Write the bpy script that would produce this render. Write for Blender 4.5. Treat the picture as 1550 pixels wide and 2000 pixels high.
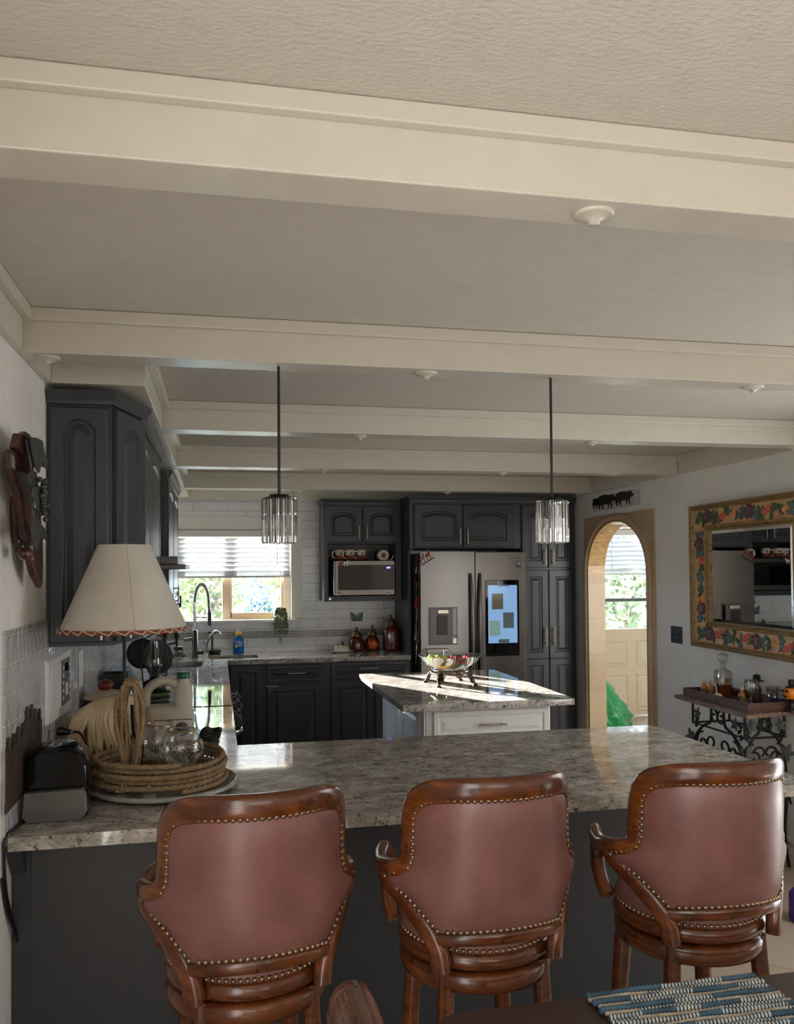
import bpy, math, random
from mathutils import Vector, Matrix
random.seed(7)
for o in list(bpy.data.objects): bpy.data.objects.remove(o)
S = bpy.context.scene
COL = S.collection
PI = math.pi

# ---------------------------------------------------------------- camera
cam = bpy.data.cameras.new('camera'); co = bpy.data.objects.new('camera', cam); COL.objects.link(co); S.camera = co
def cam_axes(yaw, pitch, roll):
    cy, sy = math.cos(yaw), math.sin(yaw)
    f = Vector((-sy*math.cos(pitch), cy*math.cos(pitch), math.sin(pitch)))
    r0 = Vector((cy, sy, 0)); u0 = r0.cross(f)
    return r0*math.cos(roll)+u0*math.sin(roll), -r0*math.sin(roll)+u0*math.cos(roll), f
cr, cu, cf = cam_axes(-.2054, .0209, -.0077)
co.matrix_world = Matrix(((cr.x, cu.x, -cf.x, 0), (cr.y, cu.y, -cf.y, 0), (cr.z, cu.z, -cf.z, 1.6216), (0, 0, 0, 1)))
cam.sensor_fit = 'AUTO'; cam.sensor_width = 36; cam.lens = 1639.55*36/2000
cam.shift_x = -(764.62-775)/2000; cam.shift_y = (1078.88-1000)/2000
cam.clip_start = .05; cam.clip_end = 200

# ---------------------------------------------------------------- world, sun, assumed and added fill light, exposure
wd = bpy.data.worlds.new('world'); S.world = wd; wd.use_nodes = True
bg = wd.node_tree.nodes['Background']; bg.inputs[0].default_value = (.62, .80, 1, 1); bg.inputs[1].default_value = 16
XLW = -.62
def lamp(name, kind, loc, direction, energy, color, size=None, size_y=None):
    l = bpy.data.lights.new(name, kind); o = bpy.data.objects.new(name, l); COL.objects.link(o)
    o.location = loc; o.rotation_euler = Vector(direction).to_track_quat('-Z', 'Y').to_euler()
    l.energy = energy; l.color = color
    if size: l.shape = 'RECTANGLE'; l.size = size; l.size_y = size_y
    return o
sun = lamp('sun', 'SUN', (-6, 16, 4), (.465, -.872, -.148), 46, (1, .93, .84)); sun.data.angle = .009
lamp('assumed_fill_left', 'AREA', (XLW, -.55, 1.06), (1, 0, 0), 26, (1, .975, .94), 1.9, 1.96)  # added lamp for assumed light from the left; its unseen opening is blocked
lamp('assumed_fill_rear', 'AREA', (.8, -2.86, 1.45), (0, 1, -.02), 10, (1, .95, .88), 2.36, 1.26)  # added lamp for assumed light behind the camera, inside a blocked opening
lamp('assumed_fill_mudroom', 'AREA', (4.2, 3.94, 1.4), (0, 1, 0), 18, (1, .97, .92), 1.2, 1.2)  # added lamp brightening the mudroom, its window assumed and closed by a panel
lamp('fill_dining', 'AREA', (3.13, 2.75, 1.0), (-1, .12, -.1), 13.5, (.94, .97, 1), 1.46, 1.7)  # added fill lamp at an unseen opening, brightens the kitchen
vs = S.view_settings; vs.view_transform = 'Standard'; vs.look = 'None'; vs.gamma = 1; vs.exposure = 1.26; vs.use_curve_mapping = False
S.cycles.max_bounces = 8; S.cycles.transparent_max_bounces = 24; S.cycles.sample_clamp_indirect = 6
S.cycles.caustics_reflective = False; S.cycles.caustics_refractive = False

# ---------------------------------------------------------------- materials
def new_mat(name):
    m = bpy.data.materials.new(name); m.use_nodes = True
    nt = m.node_tree; return m, nt, nt.nodes['Principled BSDF']
def N(nt, t, **kw):
    n = nt.nodes.new(t)
    for k, v in kw.items():
        if isinstance(k, str) and k.startswith('i_'): n.inputs[k[2:].replace('_', ' ')].default_value = v
        else: setattr(n, k, v)
    return n
def c4(c): return (c[0], c[1], c[2], 1)
def srgb(r, g, b):
    f = lambda x: (x/255/12.92 if x/255 <= .04045 else ((x/255+.055)/1.055)**2.4)
    return (f(r), f(g), f(b))
def coords(nt, scale=(1, 1, 1), rot=(0, 0, 0)):
    t = N(nt, 'ShaderNodeTexCoord'); mp = N(nt, 'ShaderNodeMapping')
    mp.inputs['Scale'].default_value = scale; mp.inputs['Rotation'].default_value = rot
    nt.links.new(t.outputs['Object'], mp.inputs['Vector']); return mp.outputs['Vector']
def ramp(nt, src, stops):
    r = N(nt, 'ShaderNodeValToRGB'); e = r.color_ramp.elements
    e[0].position, e[0].color = stops[0][0], c4(stops[0][1]); e[1].position, e[1].color = stops[-1][0], c4(stops[-1][1])
    for p, c in stops[1:-1]:
        x = e.new(p); x.color = c4(c)
    nt.links.new(src, r.inputs[0]); return r.outputs[0]
def noise(nt, vec, scale, detail=4, rough=.55, dist=0):
    n = N(nt, 'ShaderNodeTexNoise'); n.inputs['Scale'].default_value = scale; n.inputs['Detail'].default_value = detail
    n.inputs['Roughness'].default_value = rough; n.inputs['Distortion'].default_value = dist
    nt.links.new(vec, n.inputs['Vector']); return n.outputs['Fac']
def bump(nt, b, src, strength, dist=.01):
    n = N(nt, 'ShaderNodeBump'); n.inputs['Strength'].default_value = strength; n.inputs['Distance'].default_value = dist
    nt.links.new(src, n.inputs['Height']); nt.links.new(n.outputs[0], b.inputs['Normal'])
def mix(nt, f, a, b_):
    m = N(nt, 'ShaderNodeMix', data_type='RGBA')
    if isinstance(f, float): m.inputs[0].default_value = f
    else: nt.links.new(f, m.inputs[0])
    for i, x in ((6, a), (7, b_)):
        if isinstance(x, tuple): m.inputs[i].default_value = c4(x)
        else: nt.links.new(x, m.inputs[i])
    return m.outputs[2]
def mat(name, col, rough=.5, metal=0, var=.12, vs_=14, bs=0, bscale=60, coat=0, stretch=(1, 1, 1), spec=None):
    m, nt, b = new_mat(name); v = coords(nt, stretch)
    lo = tuple(max(0, x*(1-var)) for x in col); hi = tuple(min(1, x*(1+var)) for x in col)
    nt.links.new(ramp(nt, noise(nt, v, vs_), [(.3, lo), (.7, hi)]), b.inputs['Base Color'])
    b.inputs['Roughness'].default_value = rough; b.inputs['Metallic'].default_value = metal
    b.inputs['Coat Weight'].default_value = coat; b.inputs['Coat Roughness'].default_value = .08
    if spec is not None: b.inputs['Specular IOR Level'].default_value = spec
    if bs: bump(nt, b, noise(nt, v, bscale, 5), bs)
    return m
def thin_glass(name, tint=(.95, .97, .97), gloss=.05, edge=.45):
    m = bpy.data.materials.new(name); m.use_nodes = True; nt = m.node_tree; nt.nodes.clear()
    o = N(nt, 'ShaderNodeOutputMaterial'); t = N(nt, 'ShaderNodeBsdfTransparent'); g = N(nt, 'ShaderNodeBsdfGlossy')
    t.inputs[0].default_value = c4(tint); g.inputs['Roughness'].default_value = .03
    lw = N(nt, 'ShaderNodeLayerWeight'); lw.inputs[0].default_value = .35
    mr = N(nt, 'ShaderNodeMapRange'); mr.inputs['To Min'].default_value = gloss; mr.inputs['To Max'].default_value = edge
    nt.links.new(lw.outputs['Facing'], mr.inputs['Value'])
    mx = N(nt, 'ShaderNodeMixShader'); nt.links.new(mr.outputs[0], mx.inputs[0]); nt.links.new(t.outputs[0], mx.inputs[1]); nt.links.new(g.outputs[0], mx.inputs[2])
    nt.links.new(mx.outputs[0], o.inputs[0]); return m
def translucent(name, col, w=.4, rough=.5):
    m, nt, b = new_mat(name)
    v = coords(nt); nt.links.new(ramp(nt, noise(nt, v, 9), [(.3, tuple(x*.85 for x in col)), (.7, col)]), b.inputs['Base Color'])
    b.inputs['Roughness'].default_value = rough
    t = N(nt, 'ShaderNodeBsdfTranslucent'); t.inputs[0].default_value = c4(col)
    mx = N(nt, 'ShaderNodeMixShader'); mx.inputs[0].default_value = w
    o = nt.nodes['Material Output']; nt.links.new(b.outputs[0], mx.inputs[1]); nt.links.new(t.outputs[0], mx.inputs[2]); nt.links.new(mx.outputs[0], o.inputs[0])
    return m
def emit(name, col, s):
    m, nt, b = new_mat(name); b.inputs['Base Color'].default_value = (0, 0, 0, 1)
    b.inputs['Emission Color'].default_value = c4(col); b.inputs['Emission Strength'].default_value = s; b.inputs['Roughness'].default_value = .1; return m
def granite(name):
    m, nt, b = new_mat(name); v = coords(nt, (1, 1.5, 1.3), (0, 0, .12))
    cloud = noise(nt, v, 5, 8, .65, .6); fine = noise(nt, v, 34, 10, .8, .2); flk = noise(nt, v, 85, 5, .75)
    base = ramp(nt, cloud, [(.3, srgb(146, 139, 132)), (.46, srgb(198, 191, 180)), (.62, srgb(220, 215, 206))])
    gr = ramp(nt, noise(nt, v, 11, 10, .72, .8), [(.42, (0, 0, 0)), (.62, (1, 1, 1))])
    base = mix(nt, gr, base, srgb(150, 144, 138))
    base = mix(nt, ramp(nt, fine, [(.39, (1, 1, 1)), (.455, (0, 0, 0))]), base, srgb(50, 48, 49))
    base = mix(nt, ramp(nt, flk, [(.37, (1, 1, 1)), (.42, (0, 0, 0))]), base, srgb(26, 25, 27))
    rust = ramp(nt, noise(nt, v, 40, 3, .5), [(.66, (0, 0, 0)), (.72, (1, 1, 1))])
    base = mix(nt, rust, base, srgb(122, 92, 66))
    nt.links.new(base, b.inputs['Base Color']); b.inputs['Roughness'].default_value = .045; b.inputs['IOR'].default_value = 1.6
    return m
def brick(name, c1, c2, mortar, w, h, ms, axes, rough=.12, bs=.25, bd=.004, rot=0, off=.5, wave=7):
    # axes: which object axes run along / up the wall
    m, nt, b = new_mat(name); t = N(nt, 'ShaderNodeTexCoord'); sx = N(nt, 'ShaderNodeSeparateXYZ'); cb = N(nt, 'ShaderNodeCombineXYZ')
    nt.links.new(t.outputs['Object'], sx.inputs[0]); nt.links.new(sx.outputs[axes[0]], cb.inputs[0]); nt.links.new(sx.outputs[axes[1]], cb.inputs[1])
    mp = N(nt, 'ShaderNodeMapping'); mp.inputs['Rotation'].default_value = (0, 0, rot); nt.links.new(cb.outputs[0], mp.inputs[0])
    br = N(nt, 'ShaderNodeTexBrick'); br.offset = off; br.inputs['Color1'].default_value = c4(c1); br.inputs['Color2'].default_value = c4(c2); br.inputs['Mortar'].default_value = c4(mortar)
    br.inputs['Scale'].default_value = 1; br.inputs['Brick Width'].default_value = w; br.inputs['Row Height'].default_value = h; br.inputs['Mortar Size'].default_value = ms; br.inputs['Mortar Smooth'].default_value = .3
    nt.links.new(mp.outputs[0], br.inputs['Vector'])
    nz = noise(nt, t.outputs['Object'], 6, 5)
    col = mix(nt, .16, br.outputs['Color'], ramp(nt, nz, [(.3, tuple(x*.6 for x in c1)), (.7, tuple(min(1, x*1.2) for x in c2))]))
    nt.links.new(col, b.inputs['Base Color']); b.inputs['Roughness'].default_value = rough
    ma = N(nt, 'ShaderNodeMath', operation='MULTIPLY_ADD'); ma.inputs[1].default_value = -1.2
    nt.links.new(br.outputs['Fac'], ma.inputs[0]); nt.links.new(noise(nt, t.outputs['Object'], wave, 3), ma.inputs[2])
    bump(nt, b, ma.outputs[0], bs, bd); return m
def wood(name, dark, mid, light, rough=.3, scale=(2, 2, 14), coat=.3, spots=True):
    m, nt, b = new_mat(name); v = coords(nt, scale)
    base = ramp(nt, noise(nt, v, 5, 6, .6, 1.2), [(.28, dark), (.5, mid), (.72, light)])
    if spots: base = mix(nt, ramp(nt, noise(nt, coords(nt), 42, 2), [(.27, (1, 1, 1)), (.33, (0, 0, 0))]), base, tuple(x*.35 for x in dark))
    nt.links.new(base, b.inputs['Base Color']); b.inputs['Roughness'].default_value = rough; b.inputs['Coat Weight'].default_value = coat; b.inputs['Coat Roughness'].default_value = .15
    bump(nt, b, noise(nt, v, 16, 4), .06); return m

M = {}
M['wall'] = mat('wall_paint', srgb(238, 235, 230), .75, var=.03, bs=.35, bscale=55)
M['ceil'] = mat('ceiling_texture', srgb(206, 200, 190), .8, var=.03, bs=.4, bscale=75, stretch=(1, 1.6, 1))
M['beam'] = mat('beam_paint', srgb(208, 202, 189), .32, var=.03)
M['slate'] = mat('slate_cabinet_paint', srgb(58, 61, 66), .42, var=.07, vs_=5, stretch=(8, 8, 1), bs=.03, bscale=40)
M['isl'] = mat('white_cabinet_paint', srgb(240, 238, 234), .35, var=.03)
M['granite'] = granite('polished_granite')
M['tile_b'] = brick('white_subway_back', srgb(242, 242, 244), srgb(232, 233, 236), srgb(196, 196, 198), .305, .0795, .0035, (0, 2))
M['tile_l'] = brick('grey_subway_left', srgb(206, 204, 204), srgb(188, 187, 190), srgb(226, 224, 220), .305, .0795, .0035, (1, 2), .08, 1, .01, wave=24)
M['floor'] = brick('stone_floor', srgb(180, 163, 144), srgb(164, 146, 128), srgb(140, 126, 110), .5, .5, .005, (0, 1), .35, .2, .003, PI/4, 0)
M['trav'] = brick('travertine', srgb(200, 178, 146), srgb(184, 159, 126), srgb(164, 142, 114), .9, .3, .002, (1, 2), .35, .1)
M['mosaic'] = brick('mosaic', srgb(214, 178, 120), srgb(176, 132, 76), srgb(190, 168, 136), .045, .018, .002, (0, 2), .25, .4)
M['nickel'] = mat('brushed_nickel', srgb(178, 168, 156), .3, 1, .08)
M['chrome'] = mat('chrome', srgb(200, 200, 204), .12, 1, .04)
M['steel'] = mat('stainless_steel', srgb(112, 107, 103), .25, 1, .05, 3, stretch=(60, 60, 1))
M['dsteel'] = mat('dark_steel', srgb(92, 88, 86), .35, .8, .06)
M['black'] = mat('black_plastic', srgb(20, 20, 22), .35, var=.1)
M['gblack'] = mat('gloss_black', srgb(9, 10, 13), .05, var=.1, spec=.35)
M['bglass'] = mat('black_glass', srgb(9, 9, 11), .04, var=.05)
M['iron'] = mat('wrought_iron', srgb(34, 32, 33), .42, .6, .15)
M['biron'] = mat('bronze_iron', srgb(70, 50, 42), .42, .7, .2)
M['pine'] = mat('vinyl_frame', srgb(226, 196, 164), .45, var=.04)
M['white'] = mat('white_plastic', srgb(232, 230, 228), .35, var=.02)
M['trimw'] = mat('white_trim_paint', srgb(232, 229, 222), .4, var=.02)
M['slat'] = translucent('blind_slat', (.86, .88, .9), .13, .35)
M['pane'] = thin_glass('window_pane', (.96, .98, 1), .03, .3)
M['glass'] = thin_glass('clear_glass', (.9, .91, .9), .09, .75)
M['gglass'] = thin_glass('green_edged_glass', (.86, .95, .92), .08, .6)
M['smoke'] = thin_glass('smoked_glass', (.45, .45, .47), .12, .7)
M['amber'] = mat('amber_glass', srgb(92, 28, 14), .08, var=.35, vs_=18, coat=.7)
M['orange_in'] = mat('orange_contents', srgb(205, 92, 28), .2, var=.4, vs_=40)
M['leather'] = mat('aged_leather', srgb(124, 83, 77), .36, var=.24, vs_=6, bs=.05, bscale=180)
M['wood'] = wood('carved_walnut', srgb(58, 27, 12), srgb(96, 49, 20), srgb(128, 70, 29), .24, (1.2, 1.2, 3))
M['tablew'] = wood('dining_table_wood', srgb(48, 36, 31), srgb(62, 48, 42), srgb(70, 54, 46), .4, (1, 9, 1), 0, False)
M['chairw'] = wood('glossy_chair_wood', srgb(66, 40, 30), srgb(92, 60, 46), srgb(106, 72, 56), .14, (3, 3, 3), .6, False)
M['nail'] = mat('antique_brass_nail', srgb(142, 120, 96), .3, .9, .25, 90)
M['mirror'] = mat('silvered_glass', (.9, .92, .92), .01, 1, 0)
M['gold'] = wood('gilded_frame', srgb(92, 72, 40), srgb(142, 116, 70), srgb(168, 142, 92), .38, (6, 6, 6), 0, False)
M['tan'] = wood('tan_painted_frame', srgb(168, 122, 76), srgb(200, 156, 104), srgb(214, 172, 120), .5, (9, 3, 3), 0, False)
M['leaf'] = mat('leaf_green_paint', srgb(62, 92, 60), .5, var=.4, vs_=25)
M['plum'] = mat('plum_paint', srgb(98, 62, 72), .45, var=.35, vs_=60)
M['coral'] = mat('coral_paint', srgb(214, 98, 78), .45, var=.2, vs_=40)
M['peach'] = mat('peach_paint', srgb(222, 150, 84), .45, var=.2, vs_=40)
M['blueg'] = mat('blue_green_paint', srgb(78, 108, 108), .5, var=.3, vs_=40)
M['shade'] = translucent('lampshade_cloth', srgb(236, 230, 218), .25, .8)
M['rustl'] = mat('rust_leather_trim', srgb(140, 72, 48), .6, var=.3, vs_=40)
M['dwood'] = wood('dark_block_wood', srgb(40, 28, 22), srgb(66, 48, 38), srgb(84, 62, 48), .5, (9, 3, 3), 0)
M['silver'] = mat('tooled_silver', srgb(196, 192, 186), .35, .8, .5, 160)
M['marble'] = mat('grey_marble', srgb(168, 166, 158), .12, var=.22, vs_=9, stretch=(1, 3, 1))
M['rope'] = mat('rope_fibre', srgb(146, 122, 90), .8, var=.3, vs_=30, bs=.5, bscale=120)
M['mane'] = mat('cream_mane_glaze', srgb(214, 192, 152), .25, var=.18, vs_=30, stretch=(1, 1, .2), coat=.3)
M['palomino'] = mat('tan_horse_glaze', srgb(190, 122, 66), .28, var=.2, coat=.3)
M['jug'] = translucent('milky_plastic', srgb(222, 214, 198), .25, .4)
M['green'] = mat('green_cap', srgb(14, 92, 60), .35, var=.1)
M['paper'] = mat('printed_paper', srgb(226, 222, 214), .7, var=.04)
M['dgreen'] = mat('label_green', srgb(86, 112, 62), .5, var=.3, vs_=50)
M['red'] = mat('dull_red', srgb(166, 58, 46), .5, var=.2)
M['brown'] = mat('brown_stoneware', srgb(96, 56, 40), .25, var=.35, vs_=6, stretch=(1, 1, 12), coat=.4)
M['cream'] = mat('cream_stoneware', srgb(206, 192, 164), .35, var=.06)
M['creamc'] = mat('cream_ceramic', srgb(232, 222, 202), .25, var=.05)
M['maroon'] = mat('maroon_glaze', srgb(116, 42, 34), .25, var=.3, vs_=40)
M['blue'] = mat('blue_soap', srgb(22, 112, 206), .25, var=.08)
M['yellow'] = mat('yellow_plastic', srgb(236, 200, 66), .35, var=.08)
M['fruity'] = mat('yellow_peel', srgb(214, 150, 16), .45, var=.12)
M['fruitr'] = mat('red_berry', srgb(206, 34, 66), .3, var=.25, vs_=60)
M['grape'] = mat('green_grape', srgb(182, 196, 92), .3, var=.15)
M['liquor'] = mat('whiskey', srgb(120, 58, 30), .08, var=.15, coat=.5)
M['amberl'] = mat('amber_liquor', srgb(186, 118, 44), .08, var=.15, coat=.5)
M['plank'] = wood('weathered_plank', srgb(74, 56, 48), srgb(120, 96, 84), srgb(158, 132, 116), .5, (9, 1.5, 9), 0)
M['trayw'] = wood('dark_tray_wood', srgb(44, 26, 22), srgb(82, 52, 42), srgb(104, 70, 56), .4, (6, 1.5, 6), .1, False)
M['sackg'] = translucent('green_plastic_bag', srgb(28, 176, 90), .45, .15)
M['bagmat'] = mat('crinkled_green_plastic', srgb(24, 150, 78), .16, bs=.9, bscale=16, coat=.4)
M['door'] = mat('cream_door_paint', srgb(226, 207, 178), .4, var=.02)
M['denim'] = mat('denim_rag', srgb(70, 100, 120), .9, var=.45, vs_=14, bs=.6, bscale=200)
M['natural'] = mat('natural_cotton', srgb(196, 184, 166), .9, var=.25, vs_=60, bs=.6, bscale=200)
def stitched(name):
    m, nt, b = new_mat(name); v = coords(nt, (1, .35, .35), (0, 0, .5)); w = N(nt, 'ShaderNodeTexWave'); w.inputs['Scale'].default_value = 46; w.inputs['Distortion'].default_value = .6; w.inputs['Detail'].default_value = 1
    nt.links.new(v, w.inputs['Vector']); c = ramp(nt, w.outputs['Fac'], [(.5, srgb(74, 92, 104)), (.62, srgb(214, 214, 208))]); nt.links.new(c, b.inputs['Base Color']); b.inputs['Roughness'].default_value = .9
    bump(nt, b, w.outputs['Fac'], .5, .003); return m
M['greyw'] = stitched('blue_rag_with_white_stitch')
M['pumpkin'] = mat('orange_jack', srgb(232, 132, 30), .4, var=.15)
M['purple'] = mat('purple_plastic', srgb(66, 42, 140), .4, var=.1)
M['wicker'] = mat('red_brown_wicker', srgb(98, 62, 44), .7, var=.4, vs_=60, bs=.6, bscale=120)
M['screen'] = emit('lit_screen', srgb(132, 172, 214), .4)
M['photo_a'] = emit('screen_photo_sepia', srgb(84, 78, 62), .4)
M['photo_b'] = emit('screen_photo_grey', srgb(74, 82, 84), .4)
M['photo_c'] = emit('screen_photo_green', srgb(118, 148, 138), .4)
M['clock'] = emit('blue_clock_digits', (.16, .2, 1), 4)
M['grass'] = mat('lawn', srgb(76, 84, 60), .9, var=.3)
M['teal'] = mat('turquoise_cover', srgb(16, 96, 104), .4, var=.1)
M['bark'] = mat('bark', srgb(96, 80, 62), .9, var=.3)
M['fol_a'] = translucent('yellow_green_leaf', srgb(92, 96, 56), .35)
M['fol_b'] = translucent('blue_green_leaf', srgb(58, 74, 76), .25)
M['greyp'] = mat('grey_panel', srgb(92, 92, 94), .4, var=.05)
M['frost'] = mat('grey_translucent_front', srgb(104, 104, 101), .16, var=.06, spec=.4)
M['rustm'] = mat('rusted_sheet_metal', srgb(74, 62, 56), .6, .4, .2)
M['patina'] = mat('dark_patina_leaf', srgb(72, 76, 74), .5, .4, .25)
M['redwood'] = wood('dark_driftwood', srgb(34, 18, 14), srgb(66, 36, 28), srgb(88, 50, 38), .35, (3, 3, 1), .2, False)
M['photo_bg'] = mat('bw_photo_print', srgb(205, 201, 203), .4, var=.15, vs_=20)
M['plant'] = mat('trailing_leaf', srgb(112, 128, 92), .6, var=.3, vs_=40)
M['fridge_side'] = mat('grey_fridge_side', srgb(104, 102, 102), .4, .3, .04)

# ---------------------------------------------------------------- mesh helpers
V3 = Vector
WL = {}
class B:
    def __init__(s): s.v = []; s.f = []; s.sm = []
    def add(s, vs, fs, smooth=False):
        k = len(s.v); s.v += [tuple(x) for x in vs]; s.f += [tuple(i+k for i in f) for f in fs]; s.sm += [smooth]*len(fs); return s
    def box(s, x0, x1, y0, y1, z0, z1):
        v = [(x, y, z) for z in (z0, z1) for y in (y0, y1) for x in (x0, x1)]
        return s.add(v, [(0, 2, 3, 1), (4, 5, 7, 6), (0, 1, 5, 4), (2, 6, 7, 3), (0, 4, 6, 2), (1, 3, 7, 5)])
    def obox(s, o, u, v, w, a, b, c):
        o, u, v, w = V3(o), V3(u), V3(v), V3(w)
        p = [o+u*x+v*y+w*z for z in (0, c) for y in (0, b) for x in (0, a)]
        return s.add(p, [(0, 2, 3, 1), (4, 5, 7, 6), (0, 1, 5, 4), (2, 6, 7, 3), (0, 4, 6, 2), (1, 3, 7, 5)])
    def rings(s, rs, cap0=True, cap1=True, smooth=True, closed=False):
        n = len(rs[0]); v = [p for r in rs for p in r]; f = []
        m = len(rs)
        for i in range(m if closed else m-1):
            j = (i+1) % m
            for k in range(n):
                f.append((i*n+k, i*n+(k+1) % n, j*n+(k+1) % n, j*n+k))
        s.add(v, f, smooth)
        if not closed:
            if cap0: s.add(rs[0], [tuple(range(n))[::-1]])
            if cap1: s.add(rs[-1], [tuple(range(n))])
        return s
    def prism(s, poly, z0, z1, ax='z'):
        mp = {'z': lambda a, b, c: (a, b, c), 'y': lambda a, b, c: (a, c, b), 'x': lambda a, b, c: (c, a, b)}[ax]
        return s.rings([[mp(a, b, z0) for a, b in poly], [mp(a, b, z1) for a, b in poly]], smooth=False)
    def lathe(s, prof, c=(0, 0, 0), seg=28, axis='z', smooth=True, cap=True, sq=None):
        rs = []
        for r, h in prof:
            ring = []
            for k in range(seg):
                a = 2*PI*k/seg; ca, sa = math.cos(a), math.sin(a)
                if sq: # superellipse for squarish jars
                    q = (abs(ca)**sq+abs(sa)**sq)**(-1/sq); ca *= q; sa *= q
                r_ = max(r, 1e-4)
                if axis == 'z': ring.append((c[0]+r_*ca, c[1]+r_*sa, c[2]+h))
                elif axis == 'y': ring.append((c[0]+r_*ca, c[1]+h, c[2]+r_*sa))
                else: ring.append((c[0]+h, c[1]+r_*ca, c[2]+r_*sa))
            rs.append(ring)
        return s.rings(rs, cap, cap, smooth)
    def tube(s, pts, r, seg=8, closed=False, sx=1):
        pts = [V3(p) for p in pts]; n = len(pts); rs = []
        up = None
        for i, p in enumerate(pts):
            a = pts[(i-1) % n] if (closed or i > 0) else p; b_ = pts[(i+1) % n] if (closed or i < n-1) else p
            t = (b_-a); t = t.normalized() if t.length > 1e-9 else V3((0, 0, 1))
            if up is None: up = V3((0, 0, 1)) if abs(t.z) < .9 else V3((1, 0, 0))
            x = t.cross(up); x = x.normalized() if x.length > 1e-6 else t.orthogonal().normalized()
            y = x.cross(t).normalized(); up = y
            rr = r[i] if isinstance(r, (list, tuple)) else r
            rs.append([p+x*(rr*sx*math.cos(2*PI*k/seg))+y*(rr*math.sin(2*PI*k/seg)) for k in range(seg)])
        return s.rings(rs, closed=closed)
    def sph(s, c, r, seg=14, rings=9, sc=(1, 1, 1)):
        rs = []
        for i in range(rings+1):
            a = PI*i/rings
            rs.append([(c[0]+r*sc[0]*max(math.sin(a), 1e-3)*math.cos(2*PI*k/seg), c[1]+r*sc[1]*max(math.sin(a), 1e-3)*math.sin(2*PI*k/seg), c[2]-r*sc[2]*math.cos(a)) for k in range(seg)])
        return s.rings(rs)
    def sweep(s, frames, smooth=True, cap=True, e=4):
        # frames: (centre, axis a, half a, axis b, half b): rounded rectangle section
        rs = []
        for c, a, ha, b_, hb in frames:
            c, a, b_ = V3(c), V3(a), V3(b_); r = []
            for k in range(16):
                t = 2*PI*(k+.5)/16; ca, sa = math.cos(t), math.sin(t); q = (abs(ca)**e+abs(sa)**e)**(-1/e)
                r.append(c+a*(ha*ca*q)+b_*(hb*sa*q))
            rs.append(r)
        return s.rings(rs, cap, cap, smooth)
    def panel(s, o, u, n, w, h, t=.02, rail=.055, arch=0):
        o, u, n, z = V3(o), V3(u).normalized(), V3(n).normalized(), V3((0, 0, 1)); K = 10
        def loop(i, d, a):
            p = [(i, i), (w-i, i)]
            for k in range(K+1):
                x = (1-k/K); e = abs(2*x-1); p.append((i+(w-2*i)*x, h-i-a*e**2.2))
            return [o+u*x+z*y+n*d for x, y in p]
        ls = [loop(0, 0, 0), loop(0, t-.004, 0), loop(.004, t, 0), loop(rail, t, arch), loop(rail+.007, t-.009, arch), loop(rail+.015, t-.009, arch), loop(rail+.036, t-.001, arch*.9), loop(rail+.04, t-.001, arch*.9)]
        return s.rings(ls, smooth=False)
    def build(s, name, m, parent=None, bevel=0, seg=2, loc=None, sub=0):
        me = bpy.data.meshes.new(name); o = bpy.data.objects.new(name, me); COL.objects.link(o)
        if parent is not None: w = WL[parent.name]; o.parent = parent
        else:
            if loc is None:
                xs = [p[0] for p in s.v]; ys = [p[1] for p in s.v]; w = V3(((min(xs)+max(xs))/2, (min(ys)+max(ys))/2, min(p[2] for p in s.v)))
            else: w = V3(loc)
            o.location = w
        WL[o.name] = w.copy()
        me.from_pydata([(p[0]-w.x, p[1]-w.y, p[2]-w.z) for p in s.v], [], s.f)
        me.polygons.foreach_set('use_smooth', s.sm); me.materials.append(M[m] if isinstance(m, str) else m)
        me.update()
        if bevel:
            md = o.modifiers.new('bevel', 'BEVEL'); md.width = bevel; md.segments = seg; md.limit_method = 'ANGLE'; md.angle_limit = math.radians(40)
        if sub:
            md = o.modifiers.new('sub', 'SUBSURF'); md.levels = sub; md.render_levels = sub
        return o
def tag(o, label=None, cat=None, group=None, kind=None):
    if label: o['label'] = label
    if cat: o['category'] = cat
    if group: o['group'] = group
    if kind: o['kind'] = kind
    return o
def thing(name, label, cat, loc=(0, 0, 0), group=None):
    o = bpy.data.objects.new(name, None); COL.objects.link(o); o.location = loc; WL[o.name] = V3(loc); o.empty_display_size = .05
    return tag(o, label, cat, group)
def struct(b, name, m, bevel=0, parent=None):
    o = b.build(name, m, parent, bevel)
    if parent is None: o['kind'] = 'structure'
    return o
def dup(root, loc, rotz=None, label=None):
    r = root.copy(); COL.objects.link(r); r.location = loc
    if rotz is not None: r.rotation_euler = (0, 0, rotz)
    if label: r['label'] = label
    for ch in list(root.children):
        c = ch.copy(); COL.objects.link(c); c.parent = r
        for g in ch.children:
            d = g.copy(); COL.objects.link(d); d.parent = c
    return r
def circ(c, r, n=24, ax='z', a0=0, a1=2*PI, ry=None):
    ry = r if ry is None else ry; out = []
    for k in range(n):
        a = a0+(a1-a0)*k/(n if abs(a1-a0) > 6.28 else n-1); x, y = r*math.cos(a), ry*math.sin(a)
        out.append((c[0]+x, c[1]+y, c[2]) if ax == 'z' else ((c[0]+x, c[1], c[2]+y) if ax == 'y' else (c[0], c[1]+x, c[2]+y)))
    return out
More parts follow.
